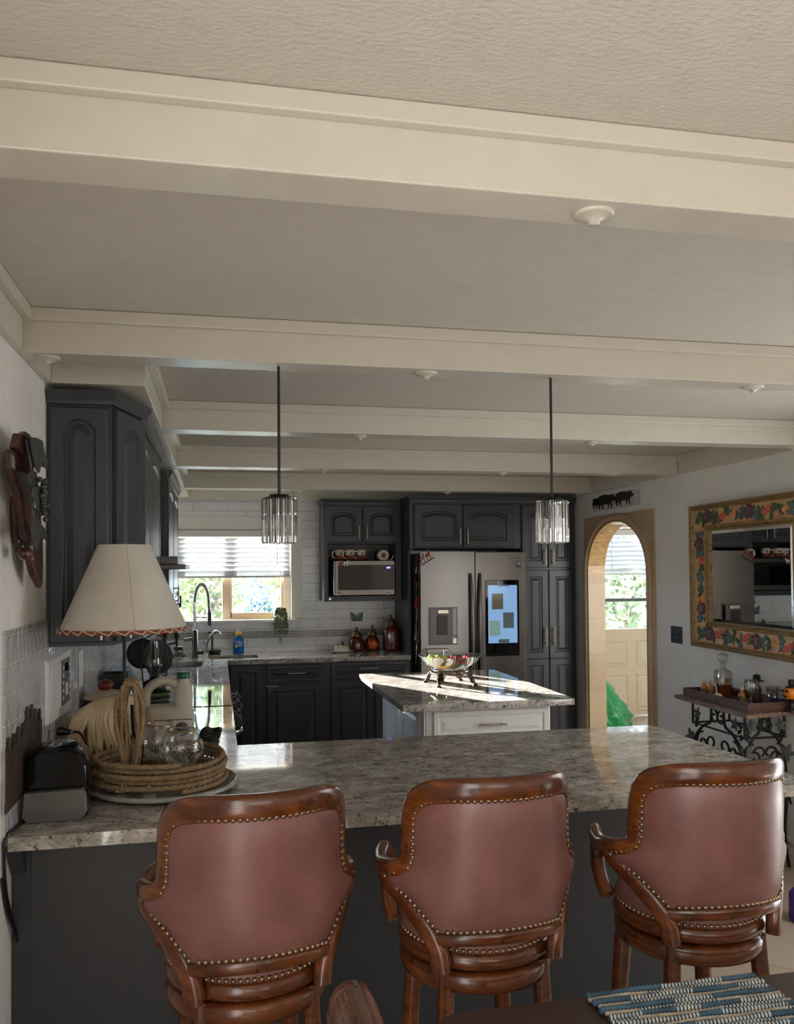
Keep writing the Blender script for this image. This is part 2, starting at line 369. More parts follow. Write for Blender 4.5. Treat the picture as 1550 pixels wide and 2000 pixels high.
def text(name, s, m, parent, size, pos, u=(1, 0, 0), v=(0, 0, 1), depth=.0006):
    cv = bpy.data.curves.new('t', 'FONT'); cv.body = s; cv.size = size; cv.extrude = depth; cv.align_x = 'CENTER'; cv.align_y = 'CENTER'
    o = bpy.data.objects.new('t', cv); COL.objects.link(o); dg = bpy.context.evaluated_depsgraph_get(); me = bpy.data.meshes.new_from_object(o.evaluated_get(dg))
    bpy.data.objects.remove(o)
    u, v = V3(u).normalized(), V3(v).normalized(); w = u.cross(v); p0 = V3(pos)
    vs_ = [p0+u*p.co.x+v*p.co.y+w*p.co.z for p in me.vertices]; fs = [tuple(p.vertices) for p in me.polygons]
    bpy.data.meshes.remove(me)
    return B().add(vs_, fs).build(name, m, parent)
def pull(parent, c, axis, n, L=.13, r=.0055, m='nickel', name='handle'):
    c, a, n = V3(c), V3(axis).normalized(), V3(n).normalized(); b = B()
    b.tube([c-a*L/2+n*.03, c+a*L/2+n*.03], r, 8)
    for q in (-.36, .36): b.tube([c+a*L*q, c+a*L*q+n*.03], r*.8, 6)
    return b.build(name, m, parent)

# ---------------------------------------------------------------- structure
XL, XR, YB, CZ = -.559, 3.073, 7.45, 2.38
CT = .914
struct(B().box(-.75, 5.4, -2.9, 8.8, -.06, 0), 'floor', 'floor')
struct(B().box(-.75, 5.4, -2.9, 8.8, CZ, CZ+.08), 'ceiling', 'ceil')
struct(B().box(XL-.12, XL, .42, YB+.15, 0, CZ).box(XL-.12, XL, -2.9, -1.52, 0, CZ).box(XL-.12, XL, -1.52, .42, 2.06, CZ).box(XL-.12, XL, -1.52, .42, 0, .06), 'wall_left', 'wall')  # unseen opening beside the camera is assumed, added for the left fill lamp
struct(B().box(-.75, -.4, -2.92, -2.8, 0, CZ).box(2.0, XR+.13, -2.92, -2.8, 0, CZ).box(-.4, 2.0, -2.92, -2.8, 0, .8).box(-.4, 2.0, -2.92, -2.8, 2.1, CZ), 'wall_rear', 'wall')  # unseen rear opening is assumed, cut for the rear fill lamp
# back wall with the kitchen window opening
wx0, wx1, wz0, wz1 = -.36, .642, 1.195, 1.985
b = B(); b.box(XL, wx0, YB, YB+.15, 0, CZ); b.box(wx1, XR+.13, YB, YB+.15, 0, CZ); b.box(wx0, wx1, YB, YB+.15, 0, wz0); b.box(wx0, wx1, YB, YB+.15, wz1, CZ)
struct(b, 'wall_back', 'tile_b')
# right wall with the arched opening
ay0, ay1, asp, aap = 5.59, 6.585, 1.575, 1.998
ac, ar = (ay0+ay1)/2, (ay1-ay0)/2
arch = [(ac+ar*math.cos(PI*k/24), asp+(aap-asp)*math.sin(PI*k/24)**.92) for k in range(25)]
def arch_wall(x0, x1, ya, yb, zt):
    b = B(); b.box(x0, x1, ya, ay0, 0, zt); b.box(x0, x1, ay1, yb, 0, zt)
    for k in range(24):
        (p, q), (r, t) = arch[k], arch[k+1]
        vs_ = [(x, y, z) for x in (x0, x1) for y, z in ((p, q), (r, t), (r, zt), (p, zt))]
        b.add(vs_, [(0, 1, 2, 3), (7, 6, 5, 4), (0, 4, 5, 1), (1, 5, 6, 2), (2, 6, 7, 3), (3, 7, 4, 0)])
    return b
struct(arch_wall(XR, XR+.13, 3.5, YB, CZ).box(XR, XR+.13, -2.8, 2.0, 0, CZ).box(XR, XR+.13, 2.0, 3.5, 0, .1).box(XR, XR+.13, 2.0, 3.5, 2.0, CZ), 'wall_right', 'wall')  # unseen second opening added for the dining fill lamp
# unseen opaque panels added in the openings to keep sky light out
struct(B().box(XL-.1, XL-.09, -1.515, .415, .065, 2.055), 'sky_blocker_2', 'trimw')
struct(B().box(-.395, 1.995, -2.9, -2.89, .805, 2.095), 'sky_blocker_3', 'trimw')
struct(B().box(3.555, 4.845, 3.91, 3.92, .755, 2.045), 'sky_blocker_5', 'trimw')
struct(B().box(XR+.09, XR+.1, 2.005, 3.495, .105, 1.995), 'sky_blocker_4', 'trimw')
# travertine surround of the arch
struct(arch_wall(XR-.014, XR-.001, 5.495, 6.66, 2.045), 'trim_arch_slab', 'trav')
pts = [(XR-.014, ay0-.03, 0), (XR-.014, ay0-.03, asp)]+[(XR-.014, ac-(ar+.03)*math.cos(PI*k/24), asp+(aap+.03-asp)*math.sin(PI*k/24)**.92) for k in range(1, 24)]+[(XR-.014, ay1+.03, asp), (XR-.014, ay1+.03, 0)]
struct(B().tube(pts, .026, 10), 'trim_arch_moulding', 'trav')
b = B()
for y in (ay0+.001, ay1-.013): b.box(XR-.02, XR+.132, y, y+.012, 0, asp)
struct(b, 'trim_arch_jamb', 'trav')
rs = []
for q, d in ((XR-.02, 0), (XR+.132, 0)):
    rs.append([(q, ac+(ar-.001)*math.cos(PI*k/24), asp+(aap-.001-asp)*math.sin(PI*k/24)**.92) for k in range(25)]+[(q, ac+(ar-.012)*math.cos(PI*k/24), asp+(aap-.012-asp)*math.sin(PI*k/24)**.92) for k in range(24, -1, -1)])
struct(B().rings(rs, smooth=False), 'trim_arch_mosaic', 'mosaic')
# mudroom beyond the arch
b = B(); dx0, dx1 = 4.0, 4.93
b.box(XR, dx0, 8.56, 8.7, 0, CZ); b.box(dx1, 5.3, 8.56, 8.7, 0, CZ); b.box(dx0, dx1, 8.56, 8.7, 2.07, CZ)
struct(b, 'wall_mudroom_back', 'wall')
struct(B().box(5.2, 5.3, 4.0, 8.56, 0, CZ), 'wall_mudroom_right', 'wall')
struct(B().box(XR+.13, 3.55, 3.9, 4.0, 0, CZ).box(4.85, 5.2, 3.9, 4.0, 0, CZ).box(3.55, 4.85, 3.9, 4.0, 0, .75).box(3.55, 4.85, 3.9, 4.0, 2.05, CZ), 'wall_mudroom_front', 'wall')  # unseen opening added to hold the mudroom fill lamp
struct(B().box(XR, XR+.13, YB+.15, 8.56, 0, CZ), 'wall_mudroom_left', 'wall')
# half glazed door: cream panels, glass, blind
d = B(); y = 8.52
d.box(dx0, dx1, y, y+.045, .005, .955); d.box(dx0, dx0+.1, y, y+.045, .955, 2.06); d.box(dx1-.1, dx1, y, y+.045, .955, 2.06); d.box(dx0+.1, dx1-.1, y, y+.045, 2.0, 2.06)
door = struct(d, 'door_1', 'door')
for (xa, xb) in ((4.11, 4.414), (4.518, 4.82)):
    for (za, zb) in ((.545, .83), (.06, .462)):
        B().panel((xa, y, za), (1, 0, 0), (0, -1, 0), xb-xa, zb-za, .012, .012).build('door_panel', 'door', door)
B().box(dx0+.1, dx1-.1, y+.018, y+.024, .955, 2.0).build('glass_pane', 'pane', door)
B().box(dx0+.1, dx1-.1, y+.012, y+.03, 1.255, 1.29).build('window_bar', 'greyp', door)
def blind(name, label, x0, x1, y, zt, zb, n, wand, tilt=1.12, head=.06):
    t = thing(name, label, 'blind', ((x0+x1)/2, y, zb))
    B().box(x0, x1, y-.03, y+.03, zt-head, zt).build('headrail', 'trimw', t, .003)
    zs = zt-head-.012; st = (zs-zb-.02)/n
    for k in range(n):
        z = zs-st*(k+.5); c, s_ = math.cos(tilt)*.025, math.sin(tilt)*.025
        B().sweep([((x, y, z), (0, math.cos(tilt), -math.sin(tilt)), .025, (0, math.sin(tilt), math.cos(tilt)), .0016) for x in (x0+.006, x1-.006)], False).build('slat', 'slat', t)
    B().box(x0+.004, x1-.004, y-.026, y+.026, zb, zb+.018).build('bottom_rail', 'trimw', t, .003)
    bb = B()
    for x in (x0+.18, (x0+x1)/2, x1-.18): bb.tube([(x, y-.028, zb), (x, y-.028, zt-head)], .0012, 5)
    bb.build('ladder_cord', 'trimw', t)
    B().tube([(wand[0], y-.04, zt-head), (wand[0], y-.045, wand[1])], .004, 6).build('tilt_wand', 'white', t)
    return t
blind('window_blind', 'white slatted blind half lowered over the cream door beyond the arch', dx0+.1, dx1-.1, 8.48, 2.04, 1.55, 8, (4.2, 1.3))
# kitchen window
w = struct(B().box(wx0, wx0+.04, YB+.05, YB+.12, wz0, wz1).box(.583, wx1, YB+.05, YB+.12, wz0, wz1).box(wx0, wx1, YB+.05, YB+.12, wz0, wz0+.012).box(wx0, wx1, YB+.05, YB+.12, wz1-.05, wz1).box(.045, .115, YB+.06, YB+.11, wz0, wz1), 'window_1', 'pine', .003)
B().box(.115, .583, YB+.065, YB+.1, wz0+.012, wz0+.06).box(.098, .13, YB+.065, YB+.1, wz0+.012, wz1-.05).box(.555, .583, YB+.065, YB+.1, wz0+.012, wz1-.05).build('sash', 'pine', w, .003)
for xa, xb in ((wx0+.04, .045), (.115, .583)): B().box(xa, xb, YB+.08, YB+.086, wz0+.012, wz1-.05).build('glass_pane', 'pane', w)
struct(B().box(wx0-.1, wx0, YB-.02, YB-.001, 1.2, 2.0).box(wx1, wx1+.098, YB-.02, YB-.001, 1.2, 2.0).box(wx0-.1, wx1+.098, YB-.022, YB-.001, 1.985, 2.097), 'trim_window_casing', 'trimw', .003)
struct(B().box(wx0-.11, wx1+.105, YB-.045, YB+.05, 1.172, 1.197), 'trim_window_sill', 'trimw', .004)
blind('window_blind', 'white slatted blind half lowered over the kitchen sink window', wx0+.005, wx1-.005, YB+.02, 1.98, 1.562, 8, (.52, 1.66))
# ceiling beams with a flat crown strip each side
for i, (y0, y1) in enumerate(((1.325, 1.43), (2.552, 2.662), (3.832, 3.96), (5.171, 5.31), (6.518, 6.66), (YB-.06, YB-.001))):
    z0 = 2.2536 if i < 5 else 2.235
    b = B(); b.box(XL+.001, XR-.001, y0, y1, z0, CZ-.001)
    b.box(XL+.001, XR-.001, y0-.022, y0, 2.343, CZ-.001)
    if i < 5: b.box(XL+.001, XR-.001, y1, y1+.022, 2.343, CZ-.001)
    struct(b, 'trim_beam', 'beam', .003)
ys = [-2.8, 1.3, 1.46, 2.53, 2.69, 3.81, 3.99, 5.15, 5.34, 6.5, 6.69, 7.38]
for i in range(0, 12, 2):
    a, c = ys[i], ys[i+1]
    struct(B().box(XL+.001, XL+.022, a, c, 2.2536, CZ-.001).box(XL+.022, XL+.045, a, c, 2.343, CZ-.001), 'trim_left', 'beam', .002)
    struct(B().box(XR-.018, XR-.001, a, c, 2.2536, CZ-.001).box(XR-.036, XR-.018, a, c, 2.343, CZ-.001), 'trim_right', 'beam', .002)
# soffit box above the left cabinets
for a, c in ((2.95, 3.808), (3.984, 5.147), (5.334, 6.494), (6.684, 7.388)):
    struct(B().box(XL+.0225, -.235, a, c, 2.2536, CZ-.001).box(-.235, -.205, a, c, 2.343, CZ-.001), 'trim_soffit', 'beam', .002)
# left wall tiles
struct(B().box(XL, XL+.008, 2.4, YB, CT-.02, 1.465), 'wall_left_tile', 'tile_l')
# accent strip of small glass tiles on the back wall
b = B(); rnd = random.Random(3)
for r in range(3):
    x = XL+.02+r*.03
    while x < 1.55:
        L = rnd.uniform(.04, .13); b.box(x, x+L-.003, YB-.004, YB+.001, 1.035+r*.021, 1.053+r*.021); x += L
struct(b, 'trim_accent_tile', 'marble', .001)

# ---------------------------------------------------------------- worktops
def cells(xb, yb, skip, z0, z1):
    b = B()
    for i in range(len(xb)-1):
        for j in range(len(yb)-1):
            if (i, j) not in skip: b.box(xb[i], xb[i+1], yb[j], yb[j+1], z0, z1)
    return b
def slab(poly, z0, z1): return B().prism(poly, z0, z1)
PF, PB, PR, LC = 2.417, 3.483, 1.918, .0785
tag(slab([(XL+.009, PF), (PR, PF), (PR, PB), (LC, PB), (LC, 4.505), (XL+.009, 4.505)], .877, CT).build('granite_countertop', 'granite', bevel=.004), 'polished speckled granite bar top behind the three stools', 'countertop')
BCF = 6.8055
xb = [XL+.009, -.40, -.11, -.06, LC, .33, 1.574]; yb = [5.275, 6.40, 6.78, BCF, 6.93, 7.215, YB-.002]
skip = {(i, j) for i in (4, 5) for j in (0, 1, 2)} | {(1, 1), (3, 4), (4, 4)}
tag(cells(xb, yb, skip, .877, CT).build('granite_countertop', 'granite'), 'granite worktop under the kitchen window with cut out sink', 'countertop')
def basin(x0, x1, y0, y1, lab):
    b = B(); z0, z1 = .70, .876; t = .004
    b.box(x0-t, x0, y0-t, y1+t, z0, z1).box(x1, x1+t, y0-t, y1+t, z0, z1).box(x0, x1, y0-t, y0, z0, z1).box(x0, x1, y1, y1+t, z0, z1).box(x0-t, x1+t, y0-t, y1+t, z0-t, z0)
    tag(b.build('sink_basin', 'steel'), lab, 'sink')
basin(-.055, .325, 6.935, 7.21, 'steel sink basin sunk in the granite below the window')
basin(-.395, -.115, 6.405, 6.775, 'steel corner sink basin left of the tall spring faucet')
# ---------------------------------------------------------------- base cabinets
def door_part(parent, o, u, n, w, h, arch=0, hpos=None, vert=True, L=.13, name='door', m='slate', hm='nickel', rail=.055, split=None):
    b = B()
    if split: b.panel(o, u, n, w, split, .02, rail).panel((o[0], o[1], o[2]+split), u, n, w, h-split, .02, rail)
    else: b.panel(o, u, n, w, h, .02, rail, arch)
    d = b.build(name, m, parent)
    if hpos is not None:
        u_, n_ = V3(u).normalized(), V3(n).normalized(); c = V3(o)+u_*hpos[0]+V3((0, 0, hpos[1]))+n_*.02
        pull(d, c, (0, 0, 1) if vert else u, n, L, m=hm)
    return d
FY = 6.845
NY, PX_, NX = (0, -1, 0), (1, 0, 0), (-1, 0, 0)
t = thing('base_cabinet', 'dark slate base cabinet with one plain door in the back corner beside the range', 'cabinet', (.23, FY, 0), 'slate base cabinets under the window')
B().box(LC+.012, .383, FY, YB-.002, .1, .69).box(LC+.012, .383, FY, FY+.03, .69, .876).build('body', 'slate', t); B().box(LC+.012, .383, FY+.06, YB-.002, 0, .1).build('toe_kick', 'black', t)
door_part(t, (.1, FY, .13), PX_, NY, .262, .735)
t = thing('base_cabinet', 'dark slate base cabinet below the window with one drawer and child latch', 'cabinet', (.64, FY, 0), 'slate base cabinets under the window')
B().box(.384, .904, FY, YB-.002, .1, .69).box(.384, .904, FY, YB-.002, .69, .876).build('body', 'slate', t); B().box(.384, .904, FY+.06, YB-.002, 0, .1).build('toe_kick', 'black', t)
door_part(t, (.39, FY, .725), PX_, NY, .446, .135, 0, (.24, .07), False, .15, 'drawer', rail=.03)
dd = door_part(t, (.39, FY, .13), PX_, NY, .446, .575); B().box(.4, .425, FY-.035, FY-.02, .65, .675).build('child_latch', 'greyp', dd); pull(dd, (.43, FY-.02, .697), PX_, NY, .1)
t = thing('base_cabinet', 'wide dark slate base cabinet below the red canisters', 'cabinet', (1.24, FY, 0), 'slate base cabinets under the window')
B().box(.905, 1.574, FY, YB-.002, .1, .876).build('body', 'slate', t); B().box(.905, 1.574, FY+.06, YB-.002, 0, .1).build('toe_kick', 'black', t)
door_part(t, (.912, FY, .73), PX_, NY, .645, .14, 0, (.31, .085), False, .15, 'drawer', rail=.03)
door_part(t, (.912, FY, .13), PX_, NY, .35, .585); door_part(t, (1.275, FY, .13), PX_, NY, .283, .585)
t = thing('base_cabinet', 'slate base cabinet run below the left granite counter', 'cabinet', (-.25, 3.9, 0), 'left run base cabinets')
B().box(XL+.01, .04, 3.3, 4.505, .1, .876).build('body', 'slate', t); B().box(XL+.01, -.02, 3.3, 4.505, 0, .1).build('toe_kick', 'black', t)
for y in (3.52, 4.01): door_part(t, (.04, y, .13), (0, 1, 0), PX_, .47, .72)
t = thing('base_cabinet', 'slate sink base cabinet between range and window', 'cabinet', (-.25, 6.2, 0), 'left run base cabinets')
B().box(XL+.01, .04, 5.275, 6.4, .1, .69).box(XL+.01, .04, 5.275, 6.39, .69, .876).box(XL+.01, LC, 6.4, 7.44, .1, .69).build('body', 'slate', t)
for y in (5.29, 5.83): door_part(t, (.04, y, .13), (0, 1, 0), PX_, .53, .72)
# peninsula base
t = thing('peninsula_cabinet', 'dark slate panelled cabinet carrying the granite bar top', 'cabinet', (.6, 2.8, 0))
B().box(XL+.05, .19, 2.5, 3.29, 0, .876).build('end_box', 'slate', t, .003)
B().box(.191, 1.62, 2.78, 3.42, 0, .876).build('body', 'slate', t, .003)
B().box(XL+.005, XL+.05, 2.505, 3.29, 0, .876).build('filler_strip', 'slate', t)
b = B().prism([(2.425, .876), (2.504, .876), (2.504, .795), (2.49, .795)], XL+.006, XL+.04, 'x'); b.build('corbel', 'slate', t)
# ---------------------------------------------------------------- crown moulding helper
def crown(poly, z0=2.19, z1=2.235):
    b = B(); prof = [(0, 0), (.006, 0), (.008, .012), (.018, .03), (.021, .034), (.021, 1), (0, 1)]
    # offset the open polyline outward (to its right)
    P = [V3((p[0], p[1], 0)) for p in poly]; rs = []
    for i, p in enumerate(P):
        ns = []
        if i > 0: d = (P[i]-P[i-1]).normalized(); ns.append(V3((d.y, -d.x, 0)))
        if i < len(P)-1: d = (P[i+1]-P[i]).normalized(); ns.append(V3((d.y, -d.x, 0)))
        n = sum(ns, V3()).normalized(); k = 1/max(.4, n.dot(ns[0])); rs.append([p+n*(o*k)+V3((0, 0, z0+(h if h < 1 else z1-z0))) for o, h in prof])
    return b.rings(rs, smooth=False)
# ---------------------------------------------------------------- back wall tall units
MY = 7.15
t = thing('microwave_cabinet', 'slate wall cabinet with open niche holding the microwave', 'cabinet', (1.235, 7.3, 1.355))
b = B(); x0, x1 = .895, 1.574
B().box(x0+.036, x1-.051, YB-.024, YB-.0205, 1.401, 1.851).box(x0+.0355, x0+.038, MY+.004, YB-.025, 1.401, 1.851).box(x1-.053, x1-.0505, MY+.004, YB-.025, 1.401, 1.851).box(x0+.038, x1-.053, MY+.004, YB-.025, 1.849, 1.8515).build('niche_shade_lining', 'black', t)  # black sheets standing in for the shade inside the niche
b.box(x0, x0+.035, MY, YB-.002, 1.355, 2.192).box(x1-.05, x1, MY, YB-.002, 1.355, 2.192).box(x0+.035, x1-.05, MY, YB-.002, 1.355, 1.4).box(x0+.035, x1-.05, MY, YB-.002, 1.852, 2.192).box(x0+.035, x1-.05, YB-.02, YB-.002, 1.4, 1.852)
b.build('body', 'slate', t, .002)
door_part(t, (x0+.006, MY, 1.862), PX_, NY, .325, .31, .03, (.295, .085), True, .11); door_part(t, (x0+.34, MY, 1.862), PX_, NY, .325, .31, .03, (.03, .085), True, .11)
crown([(x0, YB-.01), (x0, MY-.018), (x1, MY-.018)]).build('crown_moulding', 'slate', t)
B().tube([(x0+.05, MY-.004, 1.377), (x0+.05, MY-.022, 1.377)], .011, 10).build('bumper', 'chrome', t)
t = thing('refrigerator_cabinet', 'slate cabinet with two arched doors above the refrigerator', 'cabinet', (2.04, 7.1, 1.8))
b = B(); b.box(1.6, 2.548, 6.82, YB-.002, 1.797, 2.192).build('body', 'slate', t, .002)
B().box(1.576, 1.599, 6.9, YB-.002, 0, 1.79).box(1.576, 1.599, 6.82, YB-.002, 1.79, 2.192).build('end_panel', 'slate', t)
door_part(t, (1.612, 6.82, 1.808), PX_, NY, .418, .36, .03, (.388, .09), True, .13); door_part(t, (2.036, 6.82, 1.808), PX_, NY, .44, .36, .03, (.03, .09), True, .13)
crown([(1.576, 7.12), (1.576, 6.80), (2.548, 6.80)]).build('crown_moulding', 'slate', t)
t = thing('pantry_cabinet', 'tall slate pantry with four raised panel doors right of the refrigerator', 'cabinet', (2.77, 7.1, 0))
B().box(2.549, 3.045, 6.82, YB-.002, .1, 2.192).build('body', 'slate', t, .002); B().box(2.549, 3.045, 6.88, YB-.002, 0, .1).build('toe_kick', 'black', t)
for x, hx in ((2.557, .2), (2.797, .035)):
    door_part(t, (x, 6.82, 1.632), PX_, NY, .234, .535, .03, (hx, .09), True, .13)
    door_part(t, (x, 6.82, .13), PX_, NY, .234, 1.48, 0, (hx, .91), True, .16, split=.72)
crown([(2.549, 6.80), (3.05, 6.80)]).build('crown_moulding', 'slate', t)
# ---------------------------------------------------------------- left wall cabinets
UX = -.305
t = thing('wall_cabinet', 'slate wall cabinet with clipped corner nearest the camera on the left wall', 'cabinet', (-.42, 3.1, 1.372))
poly = [(XL+.001, 2.995), (-.352, 2.995), (UX+.03, 3.27), (UX+.03, 3.29), (XL+.001, 3.29)]
B().prism(poly, 1.372, 2.192).build('body', 'slate', t, .002)
door_part(t, (XL+.012, 2.995, 1.385), PX_, NY, .188, .795, .035, (.168, .06), True, .1, rail=.04)
u = V3((UX+.03+.352, .275, 0)).normalized(); n = V3((u.y, -u.x, 0))
door_part(t, V3((-.352, 2.995, 1.385))+u*.012, u, n, .262, .795, .03, (.03, .06), True, .1, rail=.05)
crown([(XL+.002, 2.98), (-.349, 2.98), (UX+.045, 3.265), (UX+.045, 3.29)]).build('crown_moulding', 'slate', t)
def upper(lab, y0, y1, nd):
    t = thing('wall_cabinet', lab, 'cabinet', (-.42, (y0+y1)/2, 1.372), 'left wall cabinets')
    B().box(XL+.01, UX, y0, y1, 1.372, 2.192).build('body', 'slate', t, .002); w = (y1-y0)/nd
    for k in range(nd): door_part(t, (UX, y0+k*w+.004, 1.385), (0, 1, 0), PX_, w-.008, .795, .03, ((w-.04) if k % 2 == 0 else .03, .08), True, .12)
    crown([(UX+.02, y0), (UX+.02, y1)]).build('crown_moulding', 'slate', t)
upper('slate wall cabinet with two arched doors between clipped corner cabinet and hood', 3.292, 4.508, 2)
upper('farthest slate wall cabinet with two narrow doors near the window', 5.272, 6.55, 2)
t = thing('range_hood', 'steel range hood with glass visor on left wall', 'hood', (-.42, 4.89, 1.633))
B().box(XL+.01, -.33, 4.512, 5.268, 1.72, 2.192).build('chimney', 'black', t)
B().box(XL+.01, -.16, 4.512, 5.268, 1.634, 1.66).box(XL+.01, -.2, 4.512, 5.268, 1.66, 1.70).build('body', 'dsteel', t, .003)
B().prism([(-.3, 1.703), (-.13, 1.703), (-.1, 1.69), (-.085, 1.652), (-.1, 1.652), (-.112, 1.685), (-.135, 1.697), (-.3, 1.697)], 4.512, 5.268, 'y').build('glass_visor', 'gglass', t)
# ---------------------------------------------------------------- range
t = thing('range', 'slide-in range with black glass cooktop on the left counter run', 'stove', (-.22, 4.89, 0))
B().box(XL+.02, .05, 4.512, 5.268, .05, .895).build('body', 'dsteel', t); B().box(XL+.012, .075, 4.509, 5.271, .896, .917).build('cooktop', 'bglass', t, .003)
B().prism([(.05, .895), (.075, .895), (.13, .83), (.13, .80), (.05, .80)], 4.512, 5.268, 'y').build('control_panel', 'dsteel', t)
for y in (4.66, 4.76, 5.02, 5.12):
    n = V3((.76, 0, .65)); c = V3((.103, y, .863)); k = B(); k.tube([c, c+n*.012, c+n*.014, c+n*.034], [.024, .024, .019, .019], 16); kb = k.build('knob', 'black', t)
    B().tube([c+n*.012, c+n*.018], .0215, 16).build('knob_ring', 'chrome', kb); B().tube([c+n*.0345, c+n*.037], .016, 16).build('knob_cap', 'chrome', kb)
B().box(.05, .08, 4.53, 5.25, .2, .78).build('oven_door', 'dsteel', t, .004)
B().tube([(.08, 4.58, .765), (.11, 4.585, .765), (.128, 4.62, .765), (.132, 4.89, .765), (.128, 5.16, .765), (.11, 5.195, .765), (.08, 5.2, .765)], .012, 10).build('oven_handle', 'chrome', t)
# ---------------------------------------------------------------- refrigerator
t = thing('refrigerator', 'stainless french door refrigerator with lit touch screen and ice dispenser', 'refrigerator', (2.09, 7.05, 0))
FX0, FX1, FF, FT = 1.634, 2.546, 6.70, 1.768
B().box(FX0, FX1, FF+.05, 7.42, .03, FT-.012).build('body', 'fridge_side', t, .004)
d = cells([FX0+.002, 1.702, 1.943, 2.098], [FF, FF+.046], set(), .6, 1.002)
d = B()
for a, c, z0, z1 in ((FX0+.002, 1.702, .6, FT), (1.943, 2.098, .6, FT), (1.702, 1.943, .6, 1.004), (1.702, 1.943, 1.308, FT)): d.box(a, c, FF, FF+.046, z0, z1)
d.box(1.702, 1.943, FF+.04, FF+.046, 1.004, 1.308)
dl = d.build('door', 'steel', t)
dr = B().box(2.104, FX1-.002, FF, FF+.046, .6, FT).build('door', 'steel', t, .006)
B().box(FX0+.002, FX1-.002, FF, FF+.046, .06, .59).build('freezer_drawer', 'steel', t, .006)
for x, par, s_ in ((2.058, dl, 1), (2.143, dr, -1)):
    fr = []
    for k in range(13):
        q = k/12; z = .66+q*.93; bow = .012+.042*math.sin(PI*q)**.7; fr.append(((x+s_*.012*math.sin(PI*q), FF-bow, z), (1, 0, 0), .015-.004*q, (0, 1, 0), .008))
    B().sweep(fr).build('handle', 'steel', par)
B().box(1.699, 1.946, FF-.004, FF, 1.001, 1.311).box(1.71, 1.712, FF-.005, FF-.004, 1.0, 1.3).build('dispenser_bezel', 'dsteel', dl, .001)
b = B(); b.box(1.712, 1.905, FF-.007, FF-.004, 1.012, 1.30).build('dispenser_panel', 'dsteel', dl, .002)
B().box(1.905, 1.936, FF-.0072, FF-.004, 1.012, 1.30).build('dispenser_recess', 'bglass', dl)
B().box(1.772, 1.868, FF-.02, FF-.007, 1.255, 1.295).build('ice_chute', 'nickel', dl, .006)
B().box(1.768, 1.86, FF-.012, FF-.007, 1.085, 1.245).build('dispenser_paddle', 'black', dl, .004)
B().box(2.19, 2.486, FF-.005, FF, .896, 1.53).build('screen_bezel', 'bglass', dr, .003)
sc = B().box(2.212, 2.466, FF-.0062, FF-.005, 1.004, 1.487).build('touch_screen', 'screen', dr)
for x, z, w, h, mm in ((2.245, 1.286, .098, .132, 'photo_a'), (2.342, 1.128, .094, .13, 'photo_b'), (2.222, 1.066, .094, .125, 'photo_c'), (2.302, 1.006, .092, .03, 'photo_b'), (2.3, 1.477, .1, .008, 'photo_b')):
    B().box(x, x+w, FF-.007, FF-.0062, z, z+h).build('screen_photo', mm, sc)
B().sph((2.3, FF-.006, 1.508), .008, 10, 6, (1, .3, 1)).build('camera_lens', 'chrome', dr)
text('lettering', 'SAMSUNG', 'greyp', dr, .022, (2.455, FF-.001, 1.712))
st = B().box(2.462, 2.505, FF-.002, FF, 1.632, 1.688).build('sticker', 'black', dr); text('sticker_text', '10', 'white', st, .036, (2.483, FF-.0028, 1.668))
B().box(2.466, 2.5, FF-.0028, FF-.002, 1.638, 1.646).build('sticker_line', 'greyp', st)
# ---------------------------------------------------------------- island
t = thing('island_cabinet', 'white island cabinet with drawer and raised panel side doors', 'cabinet', (1.46, 5.0, 0))
B().box(1.11, 1.832, 4.46, 5.6, .1, .876).build('body', 'isl', t); B().box(1.15, 1.79, 4.52, 5.54, 0, .1).build('toe_kick', 'isl', t)
door_part(t, (1.15, 4.46, .69), PX_, NY, .665, .155, 0, (.33, .078), False, .16, 'drawer', 'isl', 'nickel', .026)
for x in (1.15, 1.488): door_part(t, (x, 4.46, .12), PX_, NY, .327, .555, 0, None, m='isl')
for y in (4.54, 5.07): door_part(t, (1.11, y, .12), (0, 1, 0), NX, .5, .74, 0, None, m='isl')
b = B()
for k in range(4): b.tube([(1.115+k*.009, 4.455, .12), (1.115+k*.009, 4.455, .86)], .0042, 8)
b.box(1.1, 1.15, 4.456, 4.5, .1, .876); b.build('fluted_post', 'isl', t)
tag(B().box(.948, 1.91, 4.2985, 5.6665, .877, CT).build('granite_countertop', 'granite', bevel=.004), 'granite island top in sunlight under the glass fruit bowl', 'countertop')

# ---------------------------------------------------------------- bar stools (built at the origin, back towards -y)
def stool_pt(deg, z, r):
    a = math.radians(deg); lean = .075*max(0, z-.74)
    z += .014*max(0, 1-(deg/62)**2)*min(1, max(0, (z-.99)/.1))+.016*max(0, 1-(deg/45)**2)*min(1, max(0, (.86-z)/.06))
    r += .024*math.exp(-((z-.893)/.045)**2)*min(1, max(0, (abs(deg)-50)/26))
    return V3((r*math.sin(a), -r*math.cos(a)-lean*math.cos(a)*.9, z))
def rad(deg): a = math.radians(deg); return V3((math.sin(a), -math.cos(a), 0))
def lerp_tab(tab, x):
    for (a, p), (c, q) in zip(tab, tab[1:]):
        if x <= c: return p+(q-p)*(x-a)/(c-a) if c > a else q
    return tab[-1][1]
BR = .214
def smooth_path(pts, n):
    # Catmull-Rom through tuples
    out = []
    P = [pts[0]]+list(pts)+[pts[-1]]
    for i in range(1, len(P)-2):
        for k in range(n):
            t = k/n; a, b_, c, d = P[i-1], P[i], P[i+1], P[i+2]
            out.append(tuple(.5*((2*b_[j])+(-a[j]+c[j])*t+(2*a[j]-5*b_[j]+4*c[j]-d[j])*t*t+(-a[j]+3*b_[j]-3*c[j]+d[j])*t**3) for j in range(len(b_))))
    out.append(tuple(pts[-1])); return out
